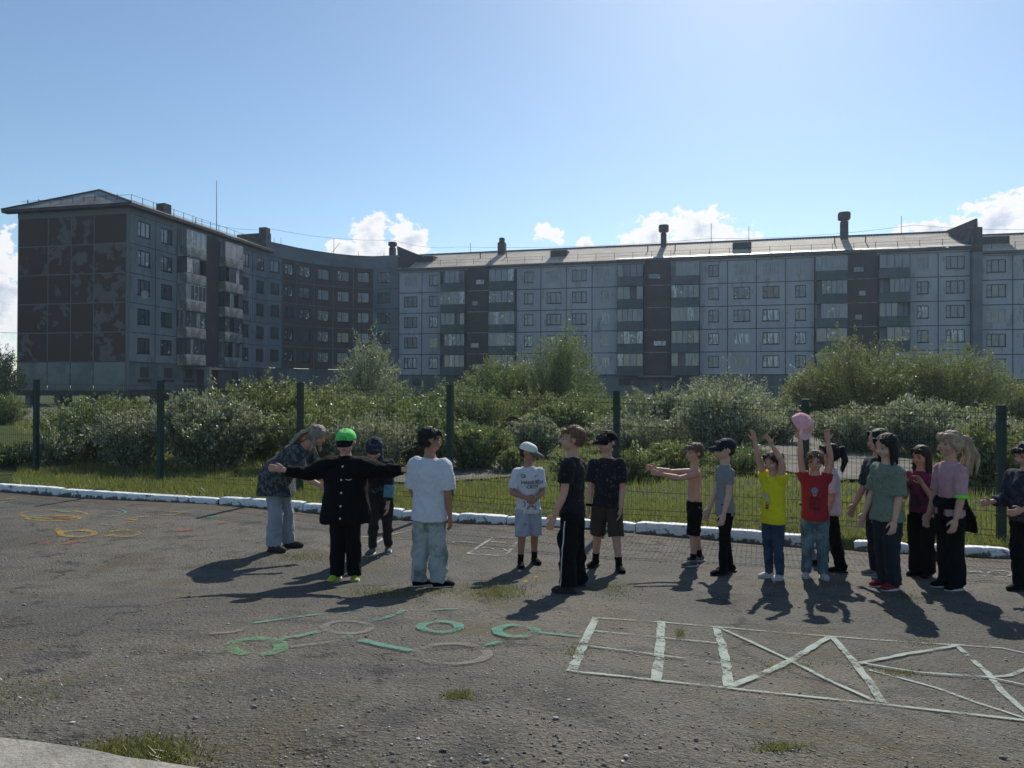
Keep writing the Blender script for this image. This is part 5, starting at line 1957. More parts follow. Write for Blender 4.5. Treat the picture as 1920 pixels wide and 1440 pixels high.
    if hr:
        T = Sol(); st = hr['style']; hm = cloth['hairmat']
        def E(x, y, z, a, b, c): T.ell(hd(x, y, z), (a * k * .97, b * k * .97, c * k * .96), HR)
        if st in ('short', 'messy', 'buzz'):
            th = 0.0 if st == 'buzz' else .003
            E(0, .014, .026, .0590 + th, .0685 + th, .0570 + th)
            E(0, .030, -.004, .050 + th, .048, .044)
            if st != 'buzz':
                for i in range(26):
                    a = random.uniform(-2.6, 2.6); rr = random.uniform(0.1, 1)
                    x0, y0 = .045 * math.sin(a) * rr, -.045 * math.cos(a) * rr + .005
                    zz = .078 - .035 * rr * rr
                    T.cap(hd(x0, y0, zz), .011 * k, hd(x0 * 1.25 + random.uniform(-.008, .008), y0 * 1.2 - .006, zz + random.uniform(.0, .012)), .003 * k, 6)
                for i in range(9):       # fringe
                    x0 = -.036 + .009 * i
                    T.cap(hd(x0, -.045, .055), .011 * k, hd(x0 * 1.05 + hr.get('part', .0), -.062, .036 + random.uniform(-.006, .004)), .004 * k, 6)
        else:
            E(0, .012, .026, .0625, .0715, .0600)
            E(0, .030, -.012, .053, .050, .050)
            for sx in (-1, 1):
                T.chain([hd(.030 * sx, -.046, .058), hd(.052 * sx, -.026, .022), hd(.058 * sx, .004, -.030)], [.014 * k, .012 * k, .009 * k], 8)
            if st == 'long':
                ln = hr.get('len', .20)
                n = hr.get('n', 22)
                for i in range(n):
                    a = -1.9 + 3.8 * i / (n - 1)
                    x0, y0 = .052 * math.sin(a), .040 * math.cos(a) + .012
                    p0 = hd(x0, y0, .01)
                    dn = Vector((0, 0, -1))
                    fw = HR @ Vector((x0 * .35, y0 * .35, 0))
                    p1 = p0 + dn * ln * .45 * U + fw * .3
                    p2 = p0 + dn * ln * random.uniform(.85, 1.1) * U + fw * random.uniform(-.3, .9) + Vector((random.uniform(-.01, .01), random.uniform(-.01, .01), 0))
                    T.chain([p0, p1, p2], [.016 * k, .015 * k, .006 * k], 8)
            if st == 'pony':
                b = hr.get('tail', .16); wv = hr.get('fluff', .0)
                r0 = hd(0, .072, .030)
                d = HR @ Vector((0, 1, -.1)); d = Vector((d.x, d.y, 0)).normalized()
                for i in range(hr.get('n', 9)):
                    j = Vector((random.uniform(-1, 1), random.uniform(-1, 1), 0)) * (.012 + wv) * U
                    T.chain([r0, r0 + d * .030 * U + j * .4 + Vector((0, 0, .005)), r0 + d * (.045 + wv) * U + j - Vector((0, 0, b * .5 * U)),
                             r0 + d * (.030 + wv * .5) * U + j * 1.3 - Vector((0, 0, b * random.uniform(.85, 1.1) * U))], [.015 * k, .018 * k, .016 * k, .005 * k], 8)
        m2 = T.solid(.0062, 1, strands(.0035 * hr.get('amp', 1.0), 95, seed))
        if st != 'buzz' and not cloth.get('cap'): fly(m2, hc, hr.get('flyn', 420), .030 * U, .0013, 1.0 if st in ('long', 'pony') else .35)
        out['hair'] = put('hair', m2, [hm], root)
        if hr.get('tie'):
            T = Sol(); T.ell(hd(0, .076, .028), (.022 * k, .014 * k, .022 * k), HR); put('hair_tie', T.solid(.006, 1), [hr['tie']], root)
    cp = cloth.get('cap')
    if cp:
        T = Sol()
        Mt = HR @ Matrix.Rotation(R(cp.get('tilt', 0)), 3, 'X')
        def cd(x, y, z): return hc + Mt @ Vector((x * k, y * k, z * k))
        # dome: rings from the sweatband to the crown
        C, Rr = [], []
        for i in range(8):
            w = i / 7 * 1.45
            C.append(cd(0, .008 - .004 * i / 7, .022 + .062 * math.sin(w))); Rr.append((.0645 * k * math.cos(w) ** .75 + .002, .0755 * k * math.cos(w) ** .75 + .002))
        T.loft(C, Rr, Mt @ Vector((1, 0, 0)), 24)
        T.ell(cd(0, .004, .087), (.006 * k, .006 * k, .004 * k), Mt, 8, 5)
        me_c = T.solid(.006, 2)
        cap_o = put('cap', me_c, [cp['mat']], root)
        B = Sol()
        V, Fc = [], []
        n = 12
        for j in range(2):
            for i in range(n + 1):
                a = -1.15 + 2.3 * i / n
                for q, (rad, out_) in enumerate(((.060, 0), (.060, .045), (.058, .072))):
                    x = rad * math.sin(a) * (1 - .05 * q); y = -rad * math.cos(a) * 1.12 - out_ * max(0, math.cos(a * 1.25)) ** .6
                    z = .030 - .25 * x * x / .06 - .014 * q - (.005 if j else 0)
                    V.append(cd(x, y + .004, z))
        for i in range(n):
            for q in range(2):
                a = i * 3 + q
                Fc.append((a, a + 3, a + 4, a + 1)); b = a + (n + 1) * 3; Fc.append((b, b + 1, b + 4, b + 3))
            a = i * 3 + 2; b = a + (n + 1) * 3; Fc.append((a, a + 3, b + 3, b))
        mb = bpy.data.meshes.new('brim'); mb.from_pydata([tuple(v) for v in V], [], Fc)
        mb.polygons.foreach_set('use_smooth', [True] * len(mb.polygons))
        put('brim', mb, [cp.get('brim', cp['mat'])], cap_o)
        out['cap'] = cap_o; out['cd'] = cd
    if glasses:
        mb = MB()
        for sx in (-1, 1):
            c = onface(.023 * sx, .004, .008 * k)
            pr = None
            for i in range(13):
                w = 6.283 * i / 12
                q = c + HR @ Vector((math.cos(w) * .017 * k, 0, math.sin(w) * .013 * k))
                if pr is not None: mb.tube(pr, q, .0012, 4, cap=False)
                pr = q
            mb.tube(c + HR @ Vector((sx * .017 * k, 0, 0)), hd(.058 * sx, .0, .004), .0012, 4)
        mb.tube(onface(-.006, .004, .006 * k), onface(.006, .004, .006 * k), .0012, 4)
        mesh('glasses', mb.v, mb.f, M_METAL, root, local=True)
    return out


def decal(out, target, name, text, size, x, z, mat, yoff=0.0, dirn=(0, 1, 0), src=None, spacing=1.0):
    """flat print projected onto cloth: text (or polygons) laid on the surface"""
    tgt = out[target].data
    bvh = BVHTree.FromPolygons([v.co for v in tgt.vertices], [p.vertices[:] for p in tgt.polygons])
    d = Vector(dirn).normalized()
    right = Vector((0, 0, 1)).cross(d) * -1.0
    right = d.cross(Vector((0, 0, 1))).normalized()
    if src is None:
        cu = bpy.data.curves.new('t', 'FONT'); cu.body = text; cu.size = size; cu.align_x = 'CENTER'; cu.offset = size * .018
        cu.space_character = spacing; cu.resolution_u = 3
        to = bpy.data.objects.new('t', cu); COL.objects.link(to)
        me = bpy.data.meshes.new_from_object(to.evaluated_get(bpy.context.evaluated_depsgraph_get()))
        bpy.data.objects.remove(to); bpy.data.curves.remove(cu)
        V = [(v.co.x, v.co.y) for v in me.vertices]; F = [tuple(p.vertices) for p in me.polygons]
        bpy.data.meshes.remove(me)
    else:
        V, F = src
    P = []
    for (a, b) in V:
        o = Vector((0, 0, z + b)) + right * (x + a) - d * .8
        h = bvh.ray_cast(o, d)[0]
        if h is None: h = Vector((0, 0, z + b)) + right * (x + a) - d * .1
        P.append(tuple(h - d * .006))
    return mesh(name, P, F, mat, out['root'], local=True)


def scribble(paths, w):
    """2-D polylines -> ribbon polygons for decals"""
    V, F = [], []
    for pts in paths:
        k = len(V)
        for i, p in enumerate(pts):
            a, b = pts[max(i - 1, 0)], pts[min(i + 1, len(pts) - 1)]
            dx, dy = b[0] - a[0], b[1] - a[1]; L = math.hypot(dx, dy) or 1
            nx, ny = -dy / L * w / 2, dx / L * w / 2
            V += [(p[0] + nx, p[1] + ny), (p[0] - nx, p[1] - ny)]
        for i in range(len(pts) - 1): F.append((k + 2 * i, k + 2 * i + 1, k + 2 * i + 3, k + 2 * i + 2))
    return V, F


def circ(cx, cy, r, n=14, a0=0, a1=360, ry=None):
    return [(cx + r * math.cos(R(a0 + (a1 - a0) * i / n)), cy + (ry or r) * math.sin(R(a0 + (a1 - a0) * i / n))) for i in range(n + 1)]


def cl(name, c, c2=None, **kw):
    kw.setdefault('scale', 6); kw.setdefault('var', .06); kw.setdefault('bscale', 30); kw.setdefault('bump', 1.0); kw.setdefault('sheen', .05)
    return pm(name, c, kw.pop('rough', .9), c2, spec=.15, **kw)


C_BLACK = cl('black_cloth', (.0055, .0055, .0065), sheen=0)
C_BLACK2 = cl('black_cotton', (.008, .008, .009), sheen=0)
C_WHITE = cl('white_cotton', (.62, .64, .70))
C_RUB_W = pm('white_rubber', (.55, .55, .53), .6, var=.1)
C_RUB_B = pm('black_rubber', (.02, .02, .02), .6, var=.1)
H_BROWN = pm('dark_brown_hair', (.030, .018, .013), .68, var=.25, bscale=90, stretch=(1, 1, .2))
H_BLACK = pm('black_hair', (.010, .009, .010), .68, var=.25, bscale=90, stretch=(1, 1, .2))
H_AUB = pm('reddish_brown_hair', (.12, .060, .035), .68, (.20, .11, .065), 25, .45, .6, var=.25, bscale=90, stretch=(1, 1, .25))
H_BLOND = pm('blonde_hair', (.42, .32, .22), .68, (.28, .20, .13), 30, .4, .6, var=.3, bscale=90, stretch=(1, 1, .3))
H_ASH = pm('ash_blonde_hair', (.20, .165, .135), .68, (.36, .30, .24), 25, .45, .62, var=.3, bscale=80)
H_MID = pm('brown_hair', (.095, .055, .035), .68, (.14, .09, .06), 25, .45, .6, var=.25, bscale=90, stretch=(1, 1, .2))
M_BUTTON = pm('white_button', (.8, .8, .78), .4, var=0)
M_PRINT_B = pm('black_print', (.02, .02, .025), .8, var=0)
M_PRINT_Y = pm('yellow_print', (.60, .50, .06), .8, var=0)
M_PRINT_W = pm('white_print', (.6, .6, .6), .8, var=0)
M_LIME = pm('lime_fabric', (.20, .75, .08), .8, var=.05)


def add(out, name, fn, mat, voxel=.006, disp=None, parent=None, smooth=1):
    T = Sol(); fn(T)
    return put(name, T.solid(voxel, smooth, disp), [mat], parent or out['root'])


# 1 bending woman
U = 1.62
w_ = person('woman with long ash blonde hair and dark floral blouse bending forward', ((545, 1026), (516, 1034)), U, 78,
            dict(top=dict(name='blouse', mat=cl('dark_floral_cloth', (.035, .04, .045), (.10, .12, .13), scale=22, lo=.48, hi=.56, col3=(.20, .20, .23), scale3=45, lo3=.60, hi3=.66), ease=.036, hem=-.09, flare=.032, sleeve=.95, cuff=.050, fold=.012, ffreq=13),
                 bottom=dict(mat=cl('pale_grey_blue_cloth', (.33, .37, .42), (.28, .31, .36)), r=(.058, .050, .052), hips=.095, fold=.009, ffreq=14),
                 shoes=(cl('brown_leather', (.07, .05, .04)), C_RUB_B), hair=dict(style='long', len=.03, n=14, amp=2.0), hairmat=H_ASH),
            lean=48, head=(4, 2), armL=((.05, .42, -1), (.0, .75, -.75)), armR=((.02, .32, -1), (.0, .95, -.42)), hipback=.055, skinm=SK[0], bulk=.98, kneefwd=.02)
hd, k, U = w_['hd'], w_['k'], w_['U']
def f(T):
    for i in range(16):
        a = random.uniform(-1, 1)
        p0 = hd(.05 * a, .035, .055)
        back = w_['spine'](.30) + Vector((.06 * a * U, .05 * U, .045 * U))
        T.chain([p0, p0.lerp(back, .55) + Vector((0, 0, .025 * U)), back + Vector((0, random.uniform(-.02, .04) * U, random.uniform(-.02, .01) * U))], [.016 * k, .018 * k, .006 * k], 8)
    for i in range(8):
        sx = random.choice([-1, 1]); p0 = hd(.050 * sx, .012 + random.uniform(-.01, .02), .02)
        T.chain([p0, p0 + Vector((.01 * sx, -.01, -.07 * U)), p0 + Vector((.012 * sx + random.uniform(-.02, .02), random.uniform(-.03, .03), -.135 * U * random.uniform(.8, 1.1)))], [.014 * k, .012 * k, .004 * k], 8)
add(w_, 'hair', f, H_ASH, disp=strands(.004, 80, 5))

# 2 boy in black, arms out
b_ = person('boy in a black jacket and lime green cap standing with both arms spread wide', ((664, 1089), (631, 1088)), 1.385, -2,
            dict(top=dict(name='jacket', mat=C_BLACK, ease=.040, hem=-.085, flare=.016, sleeve=1.92, cuff=.036, fold=.008, ffreq=14, collar=True),
                 bottom=dict(mat=C_BLACK2, r=(.058, .050, .050), hips=.094, fold=.008, ffreq=14),
                 shoes=(pm('lime_sneaker', (.50, .62, .05), .7, (.30, .36, .05), 12, .45, .6, var=.1), C_RUB_W), hair=dict(style='buzz'), hairmat=H_BROWN,
                 cap=dict(mat=pm('lime_green_cap', (.10, .58, .12), .8, (.16, .68, .14), 8, .4, .6, var=.08), brim=C_BLACK, tilt=-6)),
            head=(0, 14), armL=((1, .12, -.16), (1, .35, .12)), armR=((1, .15, -.30), (1, .30, .22)), thumbL=(0, 0, 1), thumbR=(0, -.3, 1), bulk=1.16, handcurl=.3, skinm=SK[2], splay=14)
for q in (.30, .215, .13, .045, -.035):
    z = w_['U'] * 0 + (.475 + q) * b_['U']
    V = [(math.cos(6.283 * i / 10) * .0085, math.sin(6.283 * i / 10) * .0085) for i in range(10)]
    decal(b_, 'top', 'button', '', 0, 0, z, M_BUTTON, src=(V, [tuple(range(10))]))
decal(b_, 'top', 'print', '', 0, .062, .69 * b_['U'], M_PRINT_W, src=scribble([[(-.025, .004), (-.01, .002), (.0, -.003), (.012, .002), (.027, .005)]], .006))
decal(b_, 'cap', 'print', 'LVS', .036, 0, b_['hd'](0, -.07, .045).z - .012, pm('dark_green_print', (.02, .16, .05), .8, var=0), spacing=1.25)
decal(b_, 'cap', 'print', '', 0, 0, b_['hd'](0, -.07, .045).z + .022, bpy.data.materials['dark_green_print'], src=scribble([[(-.026, -.002), (0, .003), (.026, -.002)], [(-.045, -.045), (-.02, -.05), (.02, -.05), (.045, -.045)]], .004))

# 3 boy in dark hood behind
h_ = person('boy with head bowed in a dark camouflage hood and teal sleeved jacket', ((727, 1035), (697, 1040)), 1.36, -4,
            dict(top=dict(name='jacket', mat=cl('black_grey_cloth', (.018, .020, .024), (.07, .085, .09), scale=7, lo=.60, hi=.64), ease=.018, hem=-.01, sleeve=1.9, cuff=.036, fold=.009, ffreq=15),
                 bottom=dict(mat=cl('dark_brown_cloth', (.028, .024, .024)), r=(.060, .046, .036), end=.93, fold=.010, ffreq=16),
                 shoes=(pm('grey_sneaker', (.09, .085, .08), .8, (.16, .15, .14), 20, .45, .55, var=.1), C_RUB_W), hairmat=H_BLACK,
                 socks=pm('grey_sock', (.12, .11, .10), .9, var=.1)),
            lean=30, head=(-2, 26), armL=((.14, .38, -1), (-.02, .30, -1)), armR=((.12, .42, -1), (.02, .35, -1)), hipback=.02, skinm=SK[0], headscale=1.0)
hd, k = h_['hd'], h_['k']
def f(T):
    T.ell(hd(0, .014, .022), (.067 * k, .078 * k, .070 * k), h_['HR'])
    T.ell(hd(0, .018, -.035), (.058 * k, .060 * k, .060 * k), h_['HR'])
    T.ell(hd(0, -.035, .030), (.055 * k, .034 * k, .048 * k), h_['HR'])
    T.cap(hd(0, .04, -.05), .05 * k, h_['spine'](.33), .055 * k)
add(h_, 'hood', f, cl('camouflage_blue_cloth', (.022, .026, .045), (.10, .12, .17), scale=22, lo=.54, hi=.58), disp=folds(.005, 24, seed=4))
def f(T):
    sh, el, wr, up, fo, t, pn = h_['J'][1]
    T.loft([el + fo * .0, el.lerp(wr, .45), el.lerp(wr, .72)], [.0465 * h_['U'], .0445 * h_['U'], .0415 * h_['U']], fo.orthogonal(), 14)
add(h_, 'sleeve_panel', f, cl('teal_cloth', (.11, .26, .30)), disp=folds(.004, 20, seed=2))
add(h_, 'shoulder_panel', lambda T: T.ell(h_['J'][-1][0] + Vector((0, -.0, .012)), (.052 * 1.36, .05 * 1.36, .036 * 1.36)), cl('grey_teal_cloth', (.10, .14, .15)), disp=folds(.004, 20, seed=2))

# 4 boy in white tee, back to the camera
p_ = person('dark haired boy in a plain white tee and pale tie dye trousers seen from behind', ((786, 1099), (824, 1101)), 1.39, 158,
            dict(top=dict(mat=C_WHITE, ease=.020, hem=-.055, flare=.008, sleeve=.92, cuff=.052, fold=.008, ffreq=12),
                 bottom=dict(mat=cl('tie_dye_cloth', (.42, .45, .44), (.20, .26, .23), scale=6, lo=.44, hi=.60), r=(.060, .056, .054), hips=.094, fold=.010, ffreq=13),
                 shoes=(C_BLACK, C_RUB_W), hair=dict(style='messy'), hairmat=H_BLACK),
            head=(-42, 4), armL=((.16, .05, -1), (-.05, .55, -.7)), armR=((.18, -.02, -1), (.05, .08, -1)), bulk=1.06, skinm=SK[1], splay=4, footyaw=-42)

# 5 boy in white cap, printed tee
c_ = person('small boy in a pale cap, printed white tee and light grey shorts with hands clasped', ((1003, 1056), (977, 1063)), 1.27, 14,
            dict(top=dict(mat=C_WHITE, ease=.012, hem=-.04, sleeve=.80, cuff=.044, fold=.007, ffreq=15),
                 bottom=dict(name='shorts', mat=cl('pale_grey_cloth', (.40, .44, .52), (.34, .38, .45)), r=(.062, .064, .06), end=.50, fold=.007, ffreq=14),
                 socks=C_BLACK2, shoes=(C_BLACK, C_RUB_B), hair=dict(style='buzz'), hairmat=H_BROWN,
                 cap=dict(mat=pm('pale_cream_cap', (.66, .67, .60), .85, var=.06), brim=pm('grey_brim', (.10, .11, .11), .8, var=.05), tilt=-4)),
            head=(58, 16), armL=((.12, .22, -1), (-.62, .75, -.25)), armR=((.30, .10, -1), (-.62, .72, -.22)), thumbL=(0, 0, 1), thumbR=(0, 0, 1), handcurl=.9, skinm=SK[1])
U = c_['U']
decal(c_, 'top', 'print', 'НАШЕЛЁН', .044, .018, .680 * U, M_PRINT_B)
decal(c_, 'top', 'print', 'CKITY', .044, .022, .645 * U, M_PRINT_B)
decal(c_, 'top', 'print', '', 0, .018, .672 * U, M_PRINT_Y, src=scribble([[(-.085, 0), (.085, .002)]], .006))
decal(c_, 'top', 'print', '', 0, .022, .637 * U, M_PRINT_Y, src=scribble([[(-.05, 0), (.055, .002)]], .006))
decal(c_, 'top', 'print', '', 0, 0, .745 * U, M_PRINT_B, src=scribble([circ(-.072, .0, .020, ry=.016), [(-.085, .008), (-.072, -.012), (-.060, .010)], [(-.066, .02), (-.06, -.014)], [(.045, -.008), (.052, .0), (.085, .004)]], .004))
decal(c_, 'top', 'print', '', 0, 0, .50 * U, M_PRINT_B, src=scribble([circ(-.03, .055, .008), [(-.03, .047), (-.03, .03)], [(-.04, .04), (-.02, .04)], circ(-.085, .02, .03, a0=-80, a1=60), circ(.0, -.03, .038, a0=20, a1=190), circ(.0, -.032, .028, a0=30, a1=180), [(.05, -.03), (.05, .005), (.065, .01)], [(.04, -.035), (.068, -.035)]], .005))
decal(c_, 'bottom', 'print', 'ТВ', .026, -.062, .345 * U, M_PRINT_B)

# 6 tall boy in black tee, seen from the side
t_ = person('auburn haired boy in black tee and black track trousers with a white side stripe', ((1062, 1112), (1082, 1098)), 1.40, -112,
            dict(top=dict(mat=cl('black_speckled_cotton', (.014, .014, .017), (.05, .06, .08), scale=30, lo=.60, hi=.66), ease=.012, hem=-.03, sleeve=.62, cuff=.044, fold=.006, ffreq=15),
                 bottom=dict(mat=C_BLACK, r=(.062, .056, .052), hips=.092, fold=.010, ffreq=12),
                 shoes=(cl('dark_grey_suede', (.04, .04, .04)), C_RUB_B), hair=dict(style='messy'), hairmat=H_AUB),
            head=(18, 2), armL=((.10, .10, -1), (.10, .42, -1)), armR=((.10, .0, -1), (.03, .30, -1)), bulk=1.04, skinm=SK[0], handcurl=.35)
U = t_['U']
decal(t_, 'bottom', 'side_stripe', '', 0, .0, .0, M_PRINT_W, dirn=(-1, 0, 0), src=scribble([[(-.01, z * U) for z in np.linspace(.44, .06, 30)]], .009))
tb = bpy.data.objects  # keep namespace tidy
decal(t_, 'top', 'sleeve_print', '', 0, 0, .665 * U, M_PRINT_W, dirn=(-1, 0, 0), src=scribble([[(-.035 + .005 * i, .006 * (i % 2)) for i in range(14)]], .008))

# 7 boy in black cap and brown shorts
q_ = person('boy in a black cap, dark patterned tee and dark brown knee shorts facing the camera', ((1160, 1072), (1116, 1062)), 1.395, -14,
            dict(top=dict(mat=cl('black_patterned_cotton', (.016, .016, .020), (.09, .095, .12), scale=32, lo=.60, hi=.64), ease=.014, hem=-.02, sleeve=.80, cuff=.048, fold=.007, ffreq=15),
                 bottom=dict(name='shorts', mat=cl('dark_brown_cotton', (.050, .040, .034)), r=(.062, .060, .058), end=.50, fold=.007, ffreq=14),
                 socks=C_BLACK2, shoes=(C_BLACK, C_RUB_B), hair=dict(style='short'), hairmat=H_BROWN,
                 cap=dict(mat=C_BLACK2, tilt=-8)),
            head=(-38, 8), armL=((.12, .05, -1), (-.06, .28, -1)), armR=((.16, .02, -1), (.06, .20, -1)), bulk=.98, skinm=SK[0], splay=22)
def f(T):
    sh, el, wr, up, fo, t, pn = q_['J'][-1]
    T.loft([wr - fo * .018, wr + fo * .006], [.026 * 1.39] * 2, fo.orthogonal(), 14)
add(q_, 'wristwatch', f, C_BLACK)

# 8 shirtless boy
s_ = person('shirtless boy in black shorts holding both arms straight out to the left', ((1296, 1062), (1308, 1052)), 1.255, -86,
            dict(bottom=dict(name='shorts', mat=C_BLACK, r=(.060, .058, .054), end=.50, fold=.007, ffreq=14), socks=C_BLACK2,
                 shoes=(pm('grey_running_shoe', (.17, .165, .155), .8, (.08, .08, .08), 20, .45, .55, var=.1), C_RUB_W), hair=dict(style='short'), hairmat=H_MID),
            head=(10, 4), armL=((.16, 1, -.22), (-.12, 1, .22)), armR=((.10, 1, -.04), (-.10, 1, .20)), thumbL=(0, 0, 1), thumbR=(0, 0, 1), bulk=.90, skinm=SK[0], handcurl=.3)

# 9 slim boy in grey tee
g_ = person('slim boy in a navy cap, plain grey tee and tight black trousers standing in profile', ((1352, 1078), (1366, 1072)), 1.315, -84,
            dict(top=dict(mat=cl('grey_cotton', (.23, .245, .26)), ease=.006, hem=-.035, sleeve=.55, cuff=.036, fold=.005, ffreq=16),
                 bottom=dict(mat=C_BLACK, r=(.052, .040, .032), hips=.084, fold=.005, ffreq=18),
                 shoes=(C_BLACK, C_RUB_B), hair=dict(style='short'), hairmat=H_BROWN, cap=dict(mat=cl('navy_cotton', (.018, .022, .038)), tilt=-6)),
            head=(0, 2), armL=((.06, .05, -1), (.05, .30, -1)), armR=((.06, .18, -1), (.05, .42, -1)), bulk=.88, skinm=SK[2])

# 10 yellow girl
y_ = person('little girl in a bright yellow tee and dark blue jeans raising both arms', ((1460, 1087), (1440, 1083)), 1.20, -60,
            dict(top=dict(mat=cl('yellow_cotton', (.68, .60, .02)), ease=.012, hem=-.035, flare=.010, sleeve=.35, cuff=.046, fold=.006, ffreq=15),
                 bottom=dict(name='jeans', mat=cl('dark_denim', (.030, .045, .085), (.05, .075, .13), scale=9), r=(.056, .042, .036), fold=.006, ffreq=18),
                 shoes=(pm('white_sneaker', (.48, .47, .45), .7, var=.1), C_RUB_W), hair=dict(style='pony', tail=.20, n=9), hairmat=H_BROWN),
            head=(4, 14), armL=((.22, .28, 1), (-.25, .50, .9)), armR=((.18, .32, 1), (.02, .25, 1)), thumbL=(1, 0, 0), thumbR=(-1, 0, 0), bulk=.98, skinm=SK[0], handcurl=.25)
U = y_['U']
decal(y_, 'top', 'print', '', 0, -.01, .66 * U, pm('flower_print', (.55, .45, .42), .8, var=.2), src=scribble([circ(0, .0, .026), circ(0, 0, .012), circ(.02, -.045, .016)], .012))
decal(y_, 'top', 'print', '', 0, .006, .60 * U, pm('dark_red_print', (.22, .02, .02), .8, var=0), src=scribble([circ(0, 0, .014), circ(.0, -.024, .012), [(-.02, -.035), (.02, -.028)], [(-.012, -.045), (.014, -.043)]], .008))

# 11 red girl
r_ = person('little girl with glasses in a red printed tee holding a pink cap above her head', ((1544, 1085), (1512, 1082)), 1.215, -16,
            dict(top=dict(mat=cl('red_cotton', (.33, .028, .035)), ease=.010, hem=-.02, flare=.004, sleeve=.30, cuff=.046, fold=.006, ffreq=15),
                 bottom=dict(name='jeans', mat=cl('washed_denim', (.085, .14, .17), (.19, .27, .30), scale=6, lo=.45, hi=.62), r=(.060, .046, .040), fold=.006, ffreq=18),
                 shoes=(pm('pale_sneaker', (.42, .41, .39), .7, var=.1), C_RUB_W), hair=dict(style='pony', tail=.15, n=8), hairmat=H_MID),
            head=(-10, 16), armL=((.16, .12, 1), (-.16, .16, 1)), armR=((.14, .10, 1), (.02, .02, 1)), thumbL=(1, 0, 0), thumbR=(-1, 0, 0), bulk=1.02, skinm=SK[0], handcurl=.6, glasses=True)
U = r_['U']
decal(r_, 'top', 'print', '', 0, -.012, .70 * U, pm('blue_print', (.16, .22, .34), .8, var=.1), src=([(math.cos(6.283 * i / 14) * .030, math.sin(6.283 * i / 14) * .030) for i in range(14)], [tuple(range(14))]))
decal(r_, 'top', 'print', '', 0, -.012, .665 * U, pm('pale_heart_print', (.5, .42, .36), .8, var=.1), src=scribble([[(-.016, .008), (0, -.01), (.018, .01)]], .009))
for i, s in enumerate(('YOU', 'BE U', 'TIME')):
    decal(r_, 'top', 'print', s, .044, -.01, (.625 - .040 * i) * U, M_PRINT_B, spacing=1.1)
sh, el, wr, up, fo, t, pn = r_['J'][-1]
wp = r_['root'].matrix_world
M = Matrix.Translation(r_['root'].location) @ Matrix.Rotation(R(-16), 4, 'Z')
pc = M @ (wr + Vector((.0, -.01, .135)))
cap_r = empty('cap', pc, R(20)); tag(cap_r, 'bright pink cap held up high above the girl in red', 'cap')
PINK, PINK2 = cl('pink_cotton', (.80, .36, .41), (.86, .46, .48), scale=14), cl('pale_pink_cotton', (.78, .56, .60))
Mt = Matrix.Rotation(R(48), 3, 'X') @ Matrix.Rotation(R(14), 3, 'Y')
T = Sol(); C, Rr = [], []
for i in range(8):
    w = i / 7 * 1.45
    C.append(Mt @ Vector((0, 0, .112 * math.sin(w)))); Rr.append((.102 * math.cos(w) ** .75 + .002, .110 * math.cos(w) ** .75 + .002))
T.loft(C, Rr, Mt @ Vector((1, 0, 0)), 24)
T.ell(Mt @ Vector((0, 0, .082)), (.009, .009, .006))
put('crown', T.solid(.006, 2, folds(.004, 30, seed=1)), [PINK], cap_r)
T = Sol(); T.loft([Mt @ Vector((0, -.092, -.004)), Mt @ Vector((0, -.104, .006))], [(.080, .066)] * 2, Mt @ Vector((1, 0, 0)), 20)
put('brim', T.solid(.005, 2), [PINK2], cap_r)

# 12 girl behind the red one
n_ = person('dark ponytailed girl in a pale tee half hidden behind the girl in red', ((1574, 1073), (1538, 1061)), 1.27, -108,
            dict(top=dict(mat=cl('pale_pink_white_cotton', (.60, .54, .60)), ease=.018, hem=-.03, flare=.012, sleeve=.85, cuff=.050, fold=.008, ffreq=14),
                 bottom=dict(mat=C_BLACK, r=(.058, .050, .046), fold=.007), shoes=(C_BLACK, C_RUB_B), hair=dict(style='pony', tail=.18, n=9), hairmat=H_BLACK),
            head=(4, 8), armL=((.08, -.05, -1), (.04, .25, -1)), armR=((.08, .05, -1), (.03, .25, -1)), skinm=SK[0], bulk=1.02)

# 15 girl behind green one
k_ = person('taller dark haired girl mostly hidden behind the girl in the green shirt', ((1655, 1082), (1640, 1078)), 1.43, -80,
            dict(top=dict(mat=cl('dark_teal_cloth', (.035, .05, .055)), ease=.010, hem=-.02, sleeve=.95, cuff=.042, fold=.007),
                 bottom=dict(mat=cl('dark_navy_cloth', (.02, .022, .03)), r=(.058, .048, .044), fold=.007), shoes=(cl('grey_beige_suede', (.22, .21, .18)), C_RUB_W),
                 hair=dict(style='long', len=.06, n=16), hairmat=H_BLACK),
            head=(0, 6), armL=((.10, .12, -1), (.06, .42, -1)), armR=((.10, .22, -1), (.05, .50, -1)), skinm=SK[0])
# 14 green girl
e_ = person('girl with shoulder length dark hair in a loose sage green shirt and red shoes', ((1672, 1106), (1656, 1100)), 1.385, -80,
            dict(top=dict(name='shirt', mat=cl('sage_green_cloth', (.175, .225, .175), (.13, .17, .13), scale=30, lo=.55, hi=.62), ease=.012, hem=-.03, flare=.022, sleeve=.88, cuff=.050, fold=.008, ffreq=12),
                 bottom=dict(name='jeans', mat=cl('black_denim', (.022, .026, .034)), r=(.062, .050, .046), fold=.007), shoes=(cl('red_canvas', (.20, .02, .022)), C_RUB_W),
                 hair=dict(style='long', len=.12, n=22), hairmat=H_BLACK),
            head=(6, 18), armL=((.08, .02, -1), (.02, .22, -1)), armR=((.08, .20, -1), (.02, .42, -1)), skinm=SK[2], bulk=1.02)
